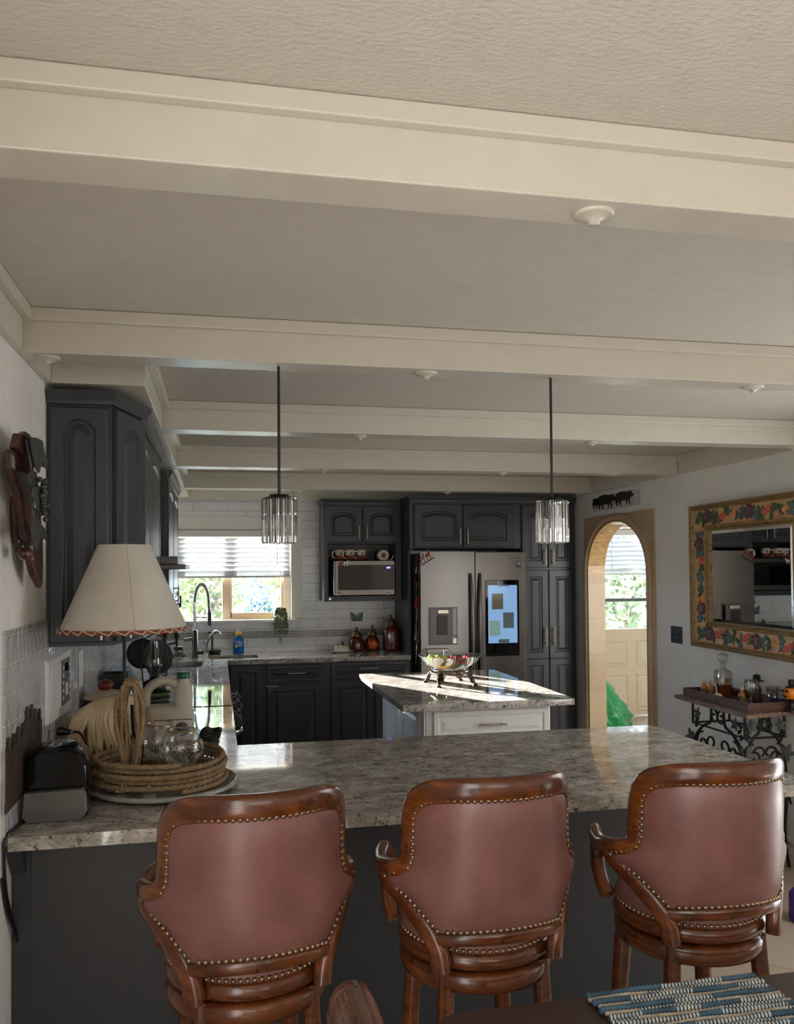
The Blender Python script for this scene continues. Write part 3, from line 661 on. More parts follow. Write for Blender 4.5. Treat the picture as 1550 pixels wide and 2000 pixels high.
HALF = [(.79, 41), (.82, 50), (.855, 62), (.885, 79), (.897, 80), (.905, 73), (.925, 63), (.95, 60), (1.0, 60), (1.045, 60), (1.07, 57), (1.084, 50), (1.092, 40)]
def make_stool(name, label):
    t = thing(name, label, 'bar stool', (0, 0, 0), 'leather bar stools along the granite bar')
    # wooden back frame: crest, stiles and arms in one continuous bent rail
    def crest(sgn):
        path = [(0, 1.114, .027), (20, 1.114, .027), (40, 1.11, .028), (55, 1.096, .027), (62.5, 1.062, .026), (65, 1.0, .024), (65, .945, .024), (69, .921, .022), (79, .91, .021), (90, .902, .02)]
        fr = []; sp = smooth_path(path, 5)
        P = [stool_pt(d*sgn, z, BR) for d, z, w in sp]
        for y in (.03, .075, .115, .14): P.append(V3((sgn*(BR+.02-.4*max(0, y-.05)), y, .895-.05*max(0, y-.1))))
        P += [V3((sgn*.18, .158, .872)), V3((sgn*.183, .158, .84)), V3((sgn*.19, .14, .80)), V3((sgn*.194, .11, .765)), V3((sgn*.19, .08, .735))]
        for i, p in enumerate(P):
            tg = (P[min(i+1, len(P)-1)]-P[max(i-1, 0)]).normalized()
            if i < len(sp): n = rad(sp[i][0]*sgn); w = sp[i][2]
            else: n = V3((sgn, 0, 0)); w = .02
            q = tg.cross(n).normalized(); n = q.cross(tg).normalized(); fr.append((p, q, w, n, .0165))
        return fr
    fr = [(c, a*-1, ha, b_, hb) for c, a, ha, b_, hb in crest(-1)][::-1]+crest(1)[1:]
    B().sweep(fr).build('back_frame', 'wood', t)
    for sgn in (-1, 1):
        sp = smooth_path([(84, .893, .016), (74, .862, .02), (60, .822, .022), (49, .785, .022), (43, .745, .022), (41, .70, .023)], 5); P = [stool_pt(d*sgn, z, BR) for d, z, w in sp]; fr = []
        for i, p in enumerate(P):
            tg = (P[min(i+1, len(P)-1)]-P[max(i-1, 0)]).normalized(); n = rad(sp[i][0]*sgn); q = tg.cross(n).normalized(); fr.append((p, q, sp[i][2], q.cross(tg).normalized(), .017))
        B().sweep(fr).build('back_stile', 'wood', t)
    fr = []
    for k in range(13):
        d = -43+86*k/12; fr.append((stool_pt(d, .775, BR), V3((0, 0, 1)), .016, rad(d), .0155))
    B().sweep(fr).build('lower_rail', 'wood', t)
    # leather back: bulged outer skin and inner skin
    def skin(r, bul):
        zs = [.785+.312*k/22 for k in range(23)]; v = []; nc = 25
        for z in zs:
            hw = lerp_tab(HALF, z)+1.5
            for j in range(nc):
                q = 2*j/(nc-1)-1; vz = (z-.785)/.312*2-1
                v.append(stool_pt(q*hw, z, r+bul*(1-q**6)*(1-vz**6)))
        f = [(i*nc+j, i*nc+j+1, (i+1)*nc+j+1, (i+1)*nc+j) for i in range(22) for j in range(nc-1)]
        return v, f
    b = B(); v, f = skin(BR+.007, .012); b.add(v, f, True); v, f = skin(BR-.012, -.014); b.add(v, [q[::-1] for q in f], True); b.build('back_cushion', 'leather', t)
    # nail heads round the leather edge and round the seat
    b = B(); ed = [(-HALF[0][1], .795)]
    loop = [(h, z) for z, h in HALF]; outline = [(-h, z) for h, z in loop[::-1]]+loop
    outline = outline[::-1]
    pts = [stool_pt(d, z, BR+.012) for d, z in ([(k*5-40, .793) for k in range(17)]+[(h, z) for z, h in HALF]+[(40-k*5, 1.091) for k in range(1, 16)]+[(-h, z) for z, h in HALF[::-1]])]
    acc = 0; last = pts[0]
    def nail(p, n):
        n = n.normalized(); x = n.orthogonal().normalized(); y = n.cross(x)
        rs = [[p+n*(h*.004)+x*(r*.0064*math.cos(2*PI*k/8))+y*(r*.0064*math.sin(2*PI*k/8)) for k in range(8)] for r, h in ((1, 0), (.85, .55), (.4, .95), (.02, 1.05))]
        b.rings(rs, False, False)
    for p in pts[1:]+[pts[0]]:
        d = (p-last).length
        while acc+.0152 <= d+1e-9:
            acc += .0152; q = last.lerp(p, acc/d) if d else p; nail(q, V3((q.x, q.y, 0)))
        acc -= d; last = p
    b.build('nailhead_trim', 'nail', t); b = B()
    for k in range(76):
        a = 2*PI*k/76; nail(V3((.187*math.cos(a), .187*math.sin(a), .744)), V3((math.cos(a), math.sin(a), .15)))
    b.build('seat_nailhead_trim', 'nail', t)
    B().lathe([(.183, .735), (.187, .745), (.184, .765), (.165, .79), (.12, .802), (.05, .806), (0, .806)], seg=40).build('seat_cushion', 'leather', t)
    B().lathe([(.17, .699), (.19, .702), (.194, .715), (.19, .733), (.183, .737)], seg=40).build('seat_ring', 'wood', t)
    B().lathe([(.1, .689), (.1, .7)], seg=24).build('swivel_plate', 'black', t)
    B().lathe([(.165, .645), (.186, .645), (.19, .66), (.19, .678), (.184, .69), (.165, .69)], seg=40).build('apron', 'wood', t)
    for sx in (-1, 1):
        fr = [((sx*(.118+.035*q), -.125-.045*q, .69*(1-q)), (1, 0, 0), .019-.005*q, (0, 1, 0), .019-.005*q) for q in (0, .25, .5, .75, 1)]
        B().sweep(fr, False).build('leg', 'wood', t)
        b = B(); rs = []
        for q, r in ((0, .02), (.04, .024), (.06, .02), (.09, .024), (.4, .022), (.75, .017), (.85, .021), (.9, .015), (1, .018)):
            rs.append(circ((sx*(.118+.035*q), .125+.045*q, .665*(1-q)), r, 12))
        b.rings(rs).build('leg', 'wood', t)
    for a, c in (((-.142, -.155), (.142, -.155)), ((-.142, .155), (.142, .155)), ((-.142, -.155), (-.142, .155)), ((.142, -.155), (.142, .155))):
        z = .21 if a[1] == c[1] else .26
        B().tube([(a[0], a[1], z), (c[0], c[1], z)], .013, 8).build('stretcher', 'wood', t)
    return t
st = make_stool('bar_stool', 'pinkish brown leather bar stool nearest the lamp, leftmost of the three')
dup(st, (.632, 2.045, 0), math.radians(3), 'middle leather bar stool standing between the other two stools')
dup(st, (1.225, 2.05, 0), math.radians(0), 'rightmost leather bar stool, closest to the right wall, above the blue placemat')
st.location = (.07, 2.03, 0); st.rotation_euler = (0, 0, math.radians(7))
# ---------------------------------------------------------------- dining table, placemat and chair
t = thing('dining_table', 'dark brown dining table edge in the right foreground', 'table', (1.2, 1.1, 0))
poly = []
for cx, cy, a0 in ((2.1, 1.55, 0), (.47, 1.545, PI/2), (.47, .7, PI), (2.1, .7, 1.5*PI)):
    for k in range(7): a = a0+PI/2*k/6; poly.append((cx+.065*math.cos(a), cy+.065*math.sin(a)))
B().prism(poly, .718, .75).build('table_top', 'tablew', t, .006); B().box(.5, 2.07, .72, 1.5, .63, .718).build('apron', 'tablew', t)
for x in (.52, 1.98):
    for y in (.74, 1.42): B().box(x, x+.07, y, y+.07, 0, .63).build('leg', 'tablew', t, .005)
t = thing('placemat', 'blue and white woven rag placemat on the dark dining table', 'placemat', (.93, 1.4, .751))
rnd = random.Random(5); n = 14
for mm in ('denim', 'natural', 'greyw'):
    pass
rows = {'denim': B(), 'natural': B(), 'greyw': B()}
for r in range(n*2):
    y = 1.598-r*.0145; x = .727+rnd.uniform(-.004, .004)+.0012*r; xe = 1.107+.0012*r+rnd.uniform(-.004, .004); seq = rnd.choice((0, 1, 2))
    thick = .0062
    while x < xe:
        L = rnd.uniform(.05, .17); x2 = min(xe, x+L); m_ = ('denim', 'greyw')[seq % 2] if r % 2 == 0 else ('natural' if seq % 3 != 1 else 'greyw')
        rad_ = thick*1.1 if r % 2 == 0 else .0043
        k = max(3, int((x2-x)/.0042)); pts = []; rr = []
        for i in range(k+1):
            xx = x+(x2-x)*i/k; pts.append((xx, y+.0012*math.sin(xx*40+r), .7585+.0008*math.sin(xx*31+r*2))); rr.append(rad_*(1.12 if i % 2 else .82))
        rows[m_].tube(pts, rr, 7); x = x2; seq += 1
rows['denim'].build('denim_strips', 'denim', t); rows['natural'].build('natural_strips', 'natural', t); rows['greyw'].build('grey_strips', 'greyw', t)
t = thing('dining_chair', 'glossy brown dining chair back top in the foreground left of the table', 'chair', (.25, .95, 0))
fr = []
for k in range(21):
    q = k/20; y = .62+.625*q; e = 1 if q < .93 else math.sqrt(max(.01, 1-((q-.93)/.072)**2)); fr.append(((.188, y, .972), (0, 0, 1), .06*e, (1, 0, 0), .038*e))
B().sweep(fr, e=2.3).build('crest_rail', 'chairw', t)
fr = []
for k in range(14):
    q = k/13; e = 1 if q < .88 else math.sqrt(max(.02, 1-((q-.88)/.125)**2)); fr.append(((.285-.085*q, 1.175, .46+.553*q), (1, 0, 0), .031*e, (0, 1, 0), .034*e))
B().sweep(fr, e=2.3).build('back_post', 'chairw', t)
B().sweep([((.255-.045*q, .66+.015*q, .46+.5*q), (1, 0, 0), .02, (0, 1, 0), .022) for q in (0, .5, 1)]).build('back_post', 'chairw', t)
for y in (.78, .93, 1.08): B().sweep([((.25-.045*q, y, .5+.47*q), (1, 0, 0), .008, (0, 1, 0), .022) for q in (0, .5, 1)]).build('back_slat', 'chairw', t)
B().prism([(.24, .66), (.66, .64), (.66, 1.22), (.24, 1.2)], .43, .47).build('seat', 'chairw', t, .01)
for x, y in ((.26, .67), (.26, 1.17), (.62, .67), (.62, 1.18)): B().box(x, x+.04, y, y+.04, 0, .43).build('leg', 'chairw', t, .004)

# ---------------------------------------------------------------- things on the bar top
ZT = CT+.0005
t = thing('toaster', 'glossy black rounded appliance with grey see-through front at left end of the bar', 'small appliance', (-.45, 2.66, ZT))
pr = [(-.536, .925), (-.538, 1.05)]+[(-.495+.043*math.cos(a), 1.06+.058*math.sin(a)) for a in (PI*.9, PI*.75, PI*.6)]+[(-.442+.074*math.cos(a), 1.042+.076*math.sin(a)) for a in [PI*.5-PI*.05*k for k in range(11)]]+[(-.364, .925)]
B().rings([[(x+dx*(x+.45), y, .92+(z-.92)*s_) for x, z in pr] for y, s_, dx in ((2.568, .93, -.06), (2.572, .96, -.02), (2.585, .99, 0), (2.61, 1, 0), (2.69, 1, 0), (2.72, .97, -.02), (2.735, .9, -.08))], smooth=True).build('body', 'gblack', t)
B().box(-.53, -.372, 2.59, 2.72, ZT, .926).build('base', 'black', t)
B().rings([[(-.453+(x*.087), y, z) for x, z in ((-1+i, .93), (-.86+i, ZT+.001), (.8-i, ZT+.001), (1-i, .935), (.97-i, .985), (.88-i, 1.002), (-.95+i, .998))] for y, i in ((2.54, .03), (2.544, 0), (2.566, 0))], smooth=False).build('front_cover', 'frost', t, .005, 3)
B().box(-.5, -.49, 2.62, 2.7, 1.112, 1.1195).box(-.47, -.46, 2.62, 2.7, 1.113, 1.1195).build('slot', 'greyp', t)
t = thing('silhouette_row', 'dark metal row of cut-out figures hung on the tiled wall', 'ornament', (-.548, 2.62, .985))
rnd = random.Random(2)
for k in range(8):
    y = 2.42+k*.056; h = .2+rnd.uniform(-.012, .012)+(.02 if k in (4, 5) else 0)-.03*(k < 2); x = -.549; w = .03; zb_ = 1.0
    prof = [(-w*.9, 0), (-w*1.0, h*.3), (-w*.7, h*.55), (-w*.95, h*.7), (-w*.9, h*.82), (-w*.3, h*.86), (-w*.4, h*.92), (-w*.6, h*.925), (-w*.35, h*.945), (-w*.25, h), (w*.25, h), (w*.35, h*.945), (w*.6, h*.925), (w*.4, h*.92), (w*.3, h*.86), (w*.85, h*.8), (w*.95, h*.66), (w*.7, h*.52), (w*1.0, h*.3), (w*.95, 0)]
    B().prism([(y+a, zb_+z) for a, z in prof], x, x+.004+.002*(k % 2), 'x').build('figure', 'rustm', t)
B().box(-.5505, -.546, 2.39, 2.85, .985, 1.01).build('base_strip', 'rustm', t)
t = thing('wall_keypad', 'white wall intercom box with grey keypad on the left tiles', 'control panel', (XL+.02, 3.14, 1.12))
X0 = XL+.0085
B().rings([[(X0, y, z) for y, z in ((2.92, 1.12), (3.357, 1.1), (3.357, 1.345), (2.92, 1.335))], [(X0+.012, y, z) for y, z in ((2.925, 1.125), (3.352, 1.107), (3.352, 1.335), (2.925, 1.325))]], smooth=False).build('housing', 'white', t, .006)
B().box(X0+.012, X0+.016, 2.945, 3.13, 1.15, 1.305).build('cover_plate', 'white', t, .003)
kp = B().box(X0+.012, X0+.017, 3.145, 3.3, 1.15, 1.31).build('keypad', 'greyp', t, .003)
B().box(X0+.017, X0+.0175, 3.19, 3.26, 1.25, 1.295).build('display', 'bglass', kp)
for r in range(5):
    for c in (3.16, 3.285): B().box(X0+.017, X0+.019, c-.007, c+.007, 1.17+r*.027, 1.182+r*.027).build('button', 'white', kp)
B().box(X0+.017, X0+.019, 3.205, 3.245, 1.18, 1.225).build('button', 'white', kp)
def cord(lab, pts, r=.0035, plug=None):
    t = thing('power_cord', lab, 'cord', pts[0])
    B().tube(smooth_path(pts, 8), r, 8).build('cable', 'black', t)
    if plug:
        p, d = V3(pts[0]), V3(plug).normalized(); B().tube([p+d*.006, p+d*.03, p+d*.034, p+d*.05], [.008, .013, .016, .014], 10).build('plug', 'black', t)
        s_ = d.cross(V3((0, 0, 1))).normalized(); b = B()
        for q in (-.006, .006): b.obox(p+d*.05+s_*q-V3((0, 0, .003)), d, s_, (0, 0, 1), .018, .0015, .006)
        b.build('prong', 'chrome', t)
cord('black plug and cable rising behind the black appliance', [(-.475, 2.99, 1.085), (-.45, 2.985, 1.08), (-.42, 2.96, 1.03), (-.40, 2.9, .97), (-.41, 2.86, .93), (-.45, 2.82, .919)], .0045, (-.9, .05, .1))
cord('black cable looping down past the left end of the granite bar', [(-.525, 2.6, .919), (-.545, 2.50, .919), (-.551, 2.405, .921), (-.553, 2.40, .86), (-.551, 2.42, .76), (-.546, 2.49, .64), (-.544, 2.505, .605), (-.547, 2.495, .63), (-.553, 2.43, .72), (-.553, 2.38, .82)], .0045)
TX, TY = -.165, 2.86
t = thing('lazy_susan', 'round grey marble turntable under the lamp and rope', 'tray', (TX, TY, ZT))
B().lathe([(.12, ZT), (.12, .922)], (TX, TY, 0), 32).build('foot', 'black', t); B().lathe([(.205, .922), (.232, .925), (.236, .932), (.232, .938), (.226, .94), (.223, .937), (0, .937)], (TX, TY, 0), 56).build('top', 'marble', t)
def rope(b, pts, r, closed=False, pitch=.022):
    pts = [V3(p) for p in pts]; n = len(pts); rs = []; s_ = 0; seg = 12
    for i, p in enumerate(pts):
        a = pts[(i-1) % n] if closed or i > 0 else p; c = pts[(i+1) % n] if closed or i < n-1 else p
        if i: s_ += (p-pts[i-1]).length
        tg = (c-a).normalized(); up = V3((0, 0, 1)) if abs(tg.z) < .85 else V3((1, .2, 0)); x = tg.cross(up).normalized(); y = x.cross(tg)
        ph = 2*PI*s_/(pitch*3); rs.append([p+(x*math.cos(2*PI*k/seg)+y*math.sin(2*PI*k/seg))*r*(1+.2*math.cos(3*(2*PI*k/seg-ph))) for k in range(seg)])
    return b.rings(rs, closed=closed)
b = B(); L = 5; n = 5*240
pts = []
for k in range(n):
    q = k/n; a = 2*PI*L*q-1.2; lv = L*q; r = .203+.005*math.sin(a*.4+1)+.004*math.sin(3*lv); pts.append((-.182+r*math.cos(a), TY-.005+r*1.0*math.sin(a), .9475+.0165*lv+.003*math.sin(2*a)))
rope(b, pts, .0082)
o = b.build('rope_coil', 'rope'); tag(o, 'tan lariat rope coiled on the marble turntable around the lamp base', 'rope')
LX, LY = -.289, 2.80
t = thing('table_lamp', 'table lamp with cream cone shade and lasso on a dark wood block', 'lamp', (LX, LY, .9375))
bk = B().box(-.338, -.19, 2.735, 2.865, .9375, .978).build('base_block', 'dwood', t, .003)
b = B()
for x0, x1 in ((-.31, -.275), (-.225, -.1885)): b.prism([(x0, .9385), (x1, .9385), (x1, .977), (x0+(.0 if x0 > -.25 else .03), .977)], 2.732, 2.735, 'y')
b.prism([(2.742, .94), (2.81, .94), (2.82, .976), (2.742, .976)], -.19, -.1875, 'x'); b.build('silver_corner', 'silver', bk)
B().tube([(LX, LY, .978), (LX, LY, 1.7)], .0055, 8).build('pole', 'iron', t)
b = B()
for k in range(6):
    pts = []; wd_ = .016+.0045*k; off = .004*math.sin(k*2.1)
    for i in range(120):
        a = 2*PI*i/120; ca, sa = math.cos(a), math.sin(a); q = (abs(ca)**3+abs(sa)**3)**(-1/3)
        bot = .3 if sa < 0 else 1
        x = LX+.022+(wd_*ca*q)*(1-.55*max(0, -sa))+off+.003*math.sin(4*a+k*1.3); z = 1.132+(.15-.006*abs(k-3))*sa*min(q, 1.08); y = LY-.018-.011*(k % 3)+.004*math.cos(3*a+k)
        pts.append((x, y, z))
    rope(b, pts, .0062, True, .013)
b.build('lasso', 'rope', t)
B().tube([(LX+.03, LY-.01, 1.2), (LX+.035, LY-.02, 1.12), (LX+.05, LY-.01, 1.06), (LX+.04, LY-.005, 1.0)], .012, 8).build('leather_tie', 'black', t)
b = B(); b.lathe([(.197, 1.438), (.08, 1.708)], (LX, LY, 0), 56, cap=False); b.lathe([(.0785, 1.707), (.1955, 1.438)], (LX, LY, 0), 56, cap=False); sh = b.build('lamp_shade', 'shade', t)
B().tube([(LX+.1975*math.cos(-1.31), LY+.1975*math.sin(-1.31), 1.442), (LX+.0805*math.cos(-1.38), LY+.0805*math.sin(-1.38), 1.706)], .0012, 5).build('seam', 'cream', sh)
B().lathe([(.1985, 1.434), (.1985, 1.446), (.194, 1.4465), (.194, 1.434)], (LX, LY, 0), 56, cap=False).build('leather_trim', 'rustl', sh)
B().tube([(LX+(.1997+.0006*(j % 2))*math.cos(q), LY+(.1997+.0006*(j % 2))*math.sin(q), (1.4335, 1.4465, 1.4465, 1.4335)[j]) for k in range(26) for j, q in enumerate((2*PI*k/26, 2*PI*(k+.25)/26, 2*PI*(k+.3)/26, 2*PI*(k+.98)/26))], .0019, 5, True).build('lacing', 'cream', sh)
b = B()
for k in range(3): a = 2*PI*k/3; b.tube([(LX, LY, 1.695), (LX+.08*math.cos(a), LY+.08*math.sin(a), 1.702)], .002, 5)
b.build('spider', 'iron', t)
def fishbowl(lab, x, y, zb):
    t = thing('glass_bowl', lab, 'glass bowl', (x, y, zb), 'etched round glass bowls by the lamp'); R_ = .0685; zc = zb+.042+R_
    prof = [(.0, -.99*R_)]+[(R_*math.sin(a), -R_*math.cos(a)) for a in [PI*k/16 for k in range(1, 13)]]+[(.046, R_*.78), (.048, R_*.84)]
    B().lathe(prof, (x, y, zc), 36, cap=False).build('bowl', 'glass', t)
    B().tube(circ((x, y, zc+R_*.84), .0478, 32), .0018, 6, True).build('gilt_rim', 'gold', t)
    b = B()
    for k in range(8):
        a0 = 2*PI*k/8
        for j in range(8):
            ph = 2*PI*j/8; d = .017; p = []
            for e in (.25, 1):
                az = a0+d*e*math.cos(ph)/R_; el = .12+d*e*math.sin(ph)/R_; p.append((x+1.004*R_*math.cos(el)*math.cos(az), y+1.004*R_*math.cos(el)*math.sin(az), zc+1.004*R_*math.sin(el)))
            b.tube(p, .0009, 4)
        for j in range(4):
            az = a0+.1*j; b.tube([(x+1.003*R_*math.cos(e)*math.cos(az), y+1.003*R_*math.cos(e)*math.sin(az), zc+1.003*R_*math.sin(e)) for e in (-.45, -.2)], .0008, 4)
    b.build('etched_flowers', 'white', t)
    for k in range(3):
        a = 2*PI*k/3+.5; c, s_ = math.cos(a), math.sin(a)
        B().tube([(x+.02*c, y+.02*s_, zb+.045), (x+.034*c, y+.034*s_, zb+.036), (x+.036*c, y+.036*s_, zb+.018), (x+.05*c, y+.05*s_, zb+.003)], [.003, .004, .0035, .003], 7).build('leg', 'gold', t)
fishbowl('front etched glass bowl with gilt rim standing inside the rope coil', -.115, 2.83, .938)
fishbowl('rear etched glass bowl half hidden behind the front bowl', -.195, 2.965, .938)
t = thing('jug', 'white plastic gallon jug with green cap and printed label behind the glass bowls', 'jug', (-.18, 3.27, ZT))
def rrect(cx, cy, hx, hy, z, q=5, n=28):
    out = []
    for k in range(n):
        a = 2*PI*(k+.5)/n; ca, sa = math.cos(a), math.sin(a); f = (abs(ca)**q+abs(sa)**q)**(-1/q); out.append((cx+hx*ca*f, cy+hy*sa*f, z))
    return out
jx, jy = -.18, 3.27
B().rings([rrect(jx, jy, .094*s_, .06*s_, ZT+z) for z, s_ in ((0, .92), (.006, 1), (.15, 1), (.18, .985), (.2, .9), (.206, .7))]).build('body', 'jug', t)
B().rings([rrect(jx+.055, jy, hx, hy, z, q) for z, hx, hy, q in ((1.08, .034, .052, 4), (1.16, .034, .05, 4), (1.19, .031, .036, 3), (1.205, .022, .022, 2), (1.222, .02, .02, 2))]).build('neck', 'jug', t)
B().tube(smooth_path([(jx-.075, jy, 1.10), (jx-.082, jy, 1.14), (jx-.07, jy, 1.185), (jx-.03, jy, 1.21), (jx+.01, jy, 1.205), (jx+.035, jy, 1.185), (jx+.045, jy, 1.16)], 6), .0175, 12).build('handle', 'jug', t)
B().lathe([(.023, 1.219), (.024, 1.222), (.024, 1.24), (.021, 1.243), (0, 1.243)], (jx+.055, jy, 0), 24).build('cap', 'green', t)
lb = B().box(jx-.045, jx+.088, jy-.0625, jy-.0605, .965, 1.075).build('label', 'paper', t)
B().box(jx-.042, jx+.086, jy-.0632, jy-.0625, .968, 1.0).build('label_band', 'dgreen', lb); B().box(jx-.047, jx+.089, jy-.0632, jy-.0625, 1.073, 1.076).build('label_border', 'black', lb)
B().lathe([(0, -.0638+jy), (.026, -.0638+jy), (.026, -.0625+jy)], (jx+.052, 0, 1.04), 24, 'y').build('label_picture', 'greyp', lb)
for z, w in ((1.055, .035), (1.045, .04), (1.035, .03)): B().box(jx-.005, jx-.005+w*.5, jy-.0632, jy-.0625, z, z+.004).build('label_line', 'red', lb)
B().sph((jx-.022, jy-.0632, 1.05), .009, 10, 6, (1, .1, .8)).build('label_emblem', 'red', lb)
t = thing('horse_head_jar', 'ceramic horse head jar with long cream mane behind the lamp', 'cookie jar', (-.385, 3.17, ZT))
B().rings([rrect(cx, cy, hx, hy, z, 2.4, 24) for z, cx, cy, hx, hy in ((ZT, -.372, 3.18, .1, .07), (.96, -.372, 3.18, .108, .075), (1.02, -.376, 3.18, .11, .075), (1.08, -.386, 3.18, .098, .068), (1.115, -.376, 3.18, .075, .055), (1.145, -.351, 3.18, .045, .04), (1.155, -.341, 3.18, .02, .02))]).build('body', 'palomino', t)
b = B(); rnd = random.Random(11)
for k in range(30):
    q = k/29; x0 = -.482+.20*q; z0 = 1.085+.085*math.sin(PI*(.12+.55*q))-.0; xe = x0-.02+.05*rnd.uniform(-.6, 1)+.03*(q-.5); ze = .945+.05*rnd.random()+.05*(q > .8)
    ya = 3.11-.01*math.sin(PI*q); pts = smooth_path([(x0+.012, 3.19, z0-.005), (x0, ya+.03, z0+.004), (x0-.012, ya, z0-.03), ((x0+xe)/2-.012+.012*rnd.uniform(-1, 1), ya-.012, (z0+ze)/2), (xe, ya-.008, ze)], 5)
    m_ = len(pts); b.tube(pts, [.0135*math.sin(PI*min(.999, max(.12, .2+.8*i/(m_-1))))**.6 for i in range(m_)], 8)
b.build('mane', 'mane', t)
for x in (-.505, -.468): B().lathe([(.014, 0), (.019, .02), (.012, .045), (.001, .07)], (x, 3.15, 1.045), 12).build('ear', 'palomino', t)
b = B(); b.sph((-.285, 3.13, .99), .04, 14, 9, (.7, .7, 1.5)); b.build('cheek', 'palomino', t)
t = thing('oven_glove', 'dark crumpled cloth glove on the counter right of the jug', 'glove', (-.045, 3.36, ZT))
b = B()
for k in range(5): b.tube(smooth_path([(-.075, 3.36+.012*k-.03, ZT+.016), (-.05, 3.35+.01*k, ZT+.035+.012*k), (-.02, 3.345+.014*k, ZT+.045+.008*k), (.0+.004*k, 3.35+.01*k, ZT+.02+.016*k)], 5), [.012]*15+[.009], 8)
b.build('fingers', 'denim' if False else 'black', t); B().tube([(-.09, 3.37, ZT+.018), (-.06, 3.37, ZT+.02)], [.016, .018], 10).build('cuff', 'black', t)
t = thing('canister', 'brown banded stoneware canister with cream lid behind the horse jar', 'canister', (-.45, 3.68, ZT))
B().lathe([(.078, ZT), (.086, .93), (.087, 1.06), (.083, 1.098)], (-.455, 3.68, 0), 36).build('body', 'brown', t)
lidp = B().lathe([(.089, 1.099), (.09, 1.108), (.07, 1.122), (.03, 1.132), (0, 1.133)], (-.455, 3.68, 0), 36).build('lid', 'cream', t)
B().lathe([(.02, 1.131), (.03, 1.145), (.034, 1.155), (.026, 1.165), (.012, 1.172), (0, 1.173)], (-.455, 3.68, 0), 20).build('knob', 'maroon', lidp)
t = thing('bread_box', 'matte black box on the left counter behind the brown canister', 'box', (-.48, 4.28, ZT))
B().rings([[(-.545+i, 4.16+i, z), (-.405-i, 4.16+i, z), (-.405-i, 4.42-i, z), (-.545+i, 4.42-i, z)] for z, i in ((ZT, 0), (1.1, .004), (1.14, .012))], smooth=False).build('body', 'black', t, .006)
B().box(-.53, -.42, 4.19, 4.4, 1.141, 1.15).build('lid', 'black', t, .003)
for k in range(5):
    z = ZT+.001+k*.026
    o = B().lathe([(.045, z), (.06, z+.004), (.078, z+.02), (.08, z+.0245), (.076, z+.0235), (.055, z+.009), (0, z+.009)], (-.295, 4.2, 0), 32).build('plate', 'greyp' if k < 4 else 'dgreen')
    tag(o, 'green rimmed dish on top of the stack below the lantern' if k == 4 else 'dark dish in the stack below the lantern', 'dish', 'dishes stacked under the lantern')
t = thing('lantern', 'black metal oil lantern with smoked glass chimney left of the jug handle', 'lantern', (-.295, 4.2, 1.048)); lx, ly = -.295, 4.2
B().lathe([(.05, 1.048), (.055, 1.053), (.055, 1.085), (.045, 1.098), (.025, 1.106), (.022, 1.118), (0, 1.118)], (lx, ly, 0), 24).build('fuel_base', 'black', t)
B().lathe([(.02, 1.118), (.034, 1.15), (.038, 1.18), (.033, 1.215), (.023, 1.25), (.021, 1.29)], (lx, ly, 0), 24, cap=False).build('chimney', 'smoke', t)
for s_ in (-1, 1): B().tube([(lx+s_*.052, ly, 1.08), (lx+s_*.062, ly, 1.2), (lx+s_*.05, ly, 1.3), (lx, ly, 1.325)], .004, 6).build('guard_wire', 'black', t)
B().rings([circ((lx+.045*q, ly+.045, 1.2), .075, 24, 'y') if False else [(lx+.012+.072*math.cos(a), ly+.05+dy, 1.205+.085*math.sin(a)) for a in [2*PI*k/24 for k in range(24)]] for q, dy in ((0, 0), (1, .006))]).build('reflector', 'black', t)
t = thing('skillet', 'round black pan hanging behind the lantern', 'pan', (-.36, 4.36, 1.2))
B().rings([[(-.365+r*math.cos(a), 4.36+dy, 1.215+r*math.sin(a)) for a in [2*PI*k/28 for k in range(28)]] for r, dy in ((.055, .012), (.07, .012), (.075, -.012), (.071, -.012), (.066, .006))]).build('pan', 'iron', t); B().tube([(-.365, 4.365, 1.285), (-.365, 4.365, 1.372)], .006, 6).build('handle', 'iron', t)
# ---------------------------------------------------------------- back counter things
t = thing('sink_faucet', 'tall spring neck steel faucet at the sink', 'faucet', (-.175, 7.08, ZT)); fx, fy = -.178, 7.08
B().lathe([(.026, ZT), (.03, .92), (.024, .926), (.024, 1.135), (.018, 1.14), (0, 1.14)], (fx, fy, 0), 20).build('body', 'steel', t)
B().tube([(fx, fy, 1.14), (fx, fy, 1.36)], .0125, 12).build('riser', 'chrome', t)
ap = [(fx+.056*(1-math.cos(a)), fy-.03*(1-math.cos(a)), 1.37+.145*math.sin(a)) for a in [PI*k/24 for k in range(25)]]; ap = ap[:-1]+[(fx+.113, fy-.062, 1.34), (fx+.117, fy-.064, 1.29)]
b = B(); b.tube(ap, .0105, 10); hb = b.build('hose', 'dsteel', t)
b = B()
for i in range(0, len(ap)-1):
    p, q = V3(ap[i]), V3(ap[i+1])
    for k in range(2): c = p.lerp(q, k/2); tg = (q-p).normalized(); x = tg.orthogonal().normalized(); y = tg.cross(x); b.tube([c+(x*math.cos(2*PI*j/12)+y*math.sin(2*PI*j/12))*.0125 for j in range(12)], .0024, 5, True)
b.build('spring', 'chrome', t)
B().tube([(fx+.117, fy-.064, 1.295), (fx+.118, fy-.064, 1.285), (fx+.119, fy-.065, 1.21), (fx+.12, fy-.065, 1.18)], [.012, .016, .016, .021], 14).build('spray_head', 'dsteel', t)
B().tube([(fx, fy, 1.245), (fx+.1, fy-.055, 1.245)], .005, 8).build('holder_arm', 'black', t)
B().tube([(fx, fy, 1.075), (fx-.085, fy-.02, 1.06)], .014, 10).build('lever', 'steel', t); B().tube([(fx, fy, .96), (fx+.06, fy-.04, .96)], [.016, .02], 12).build('side_valve', 'steel', t)
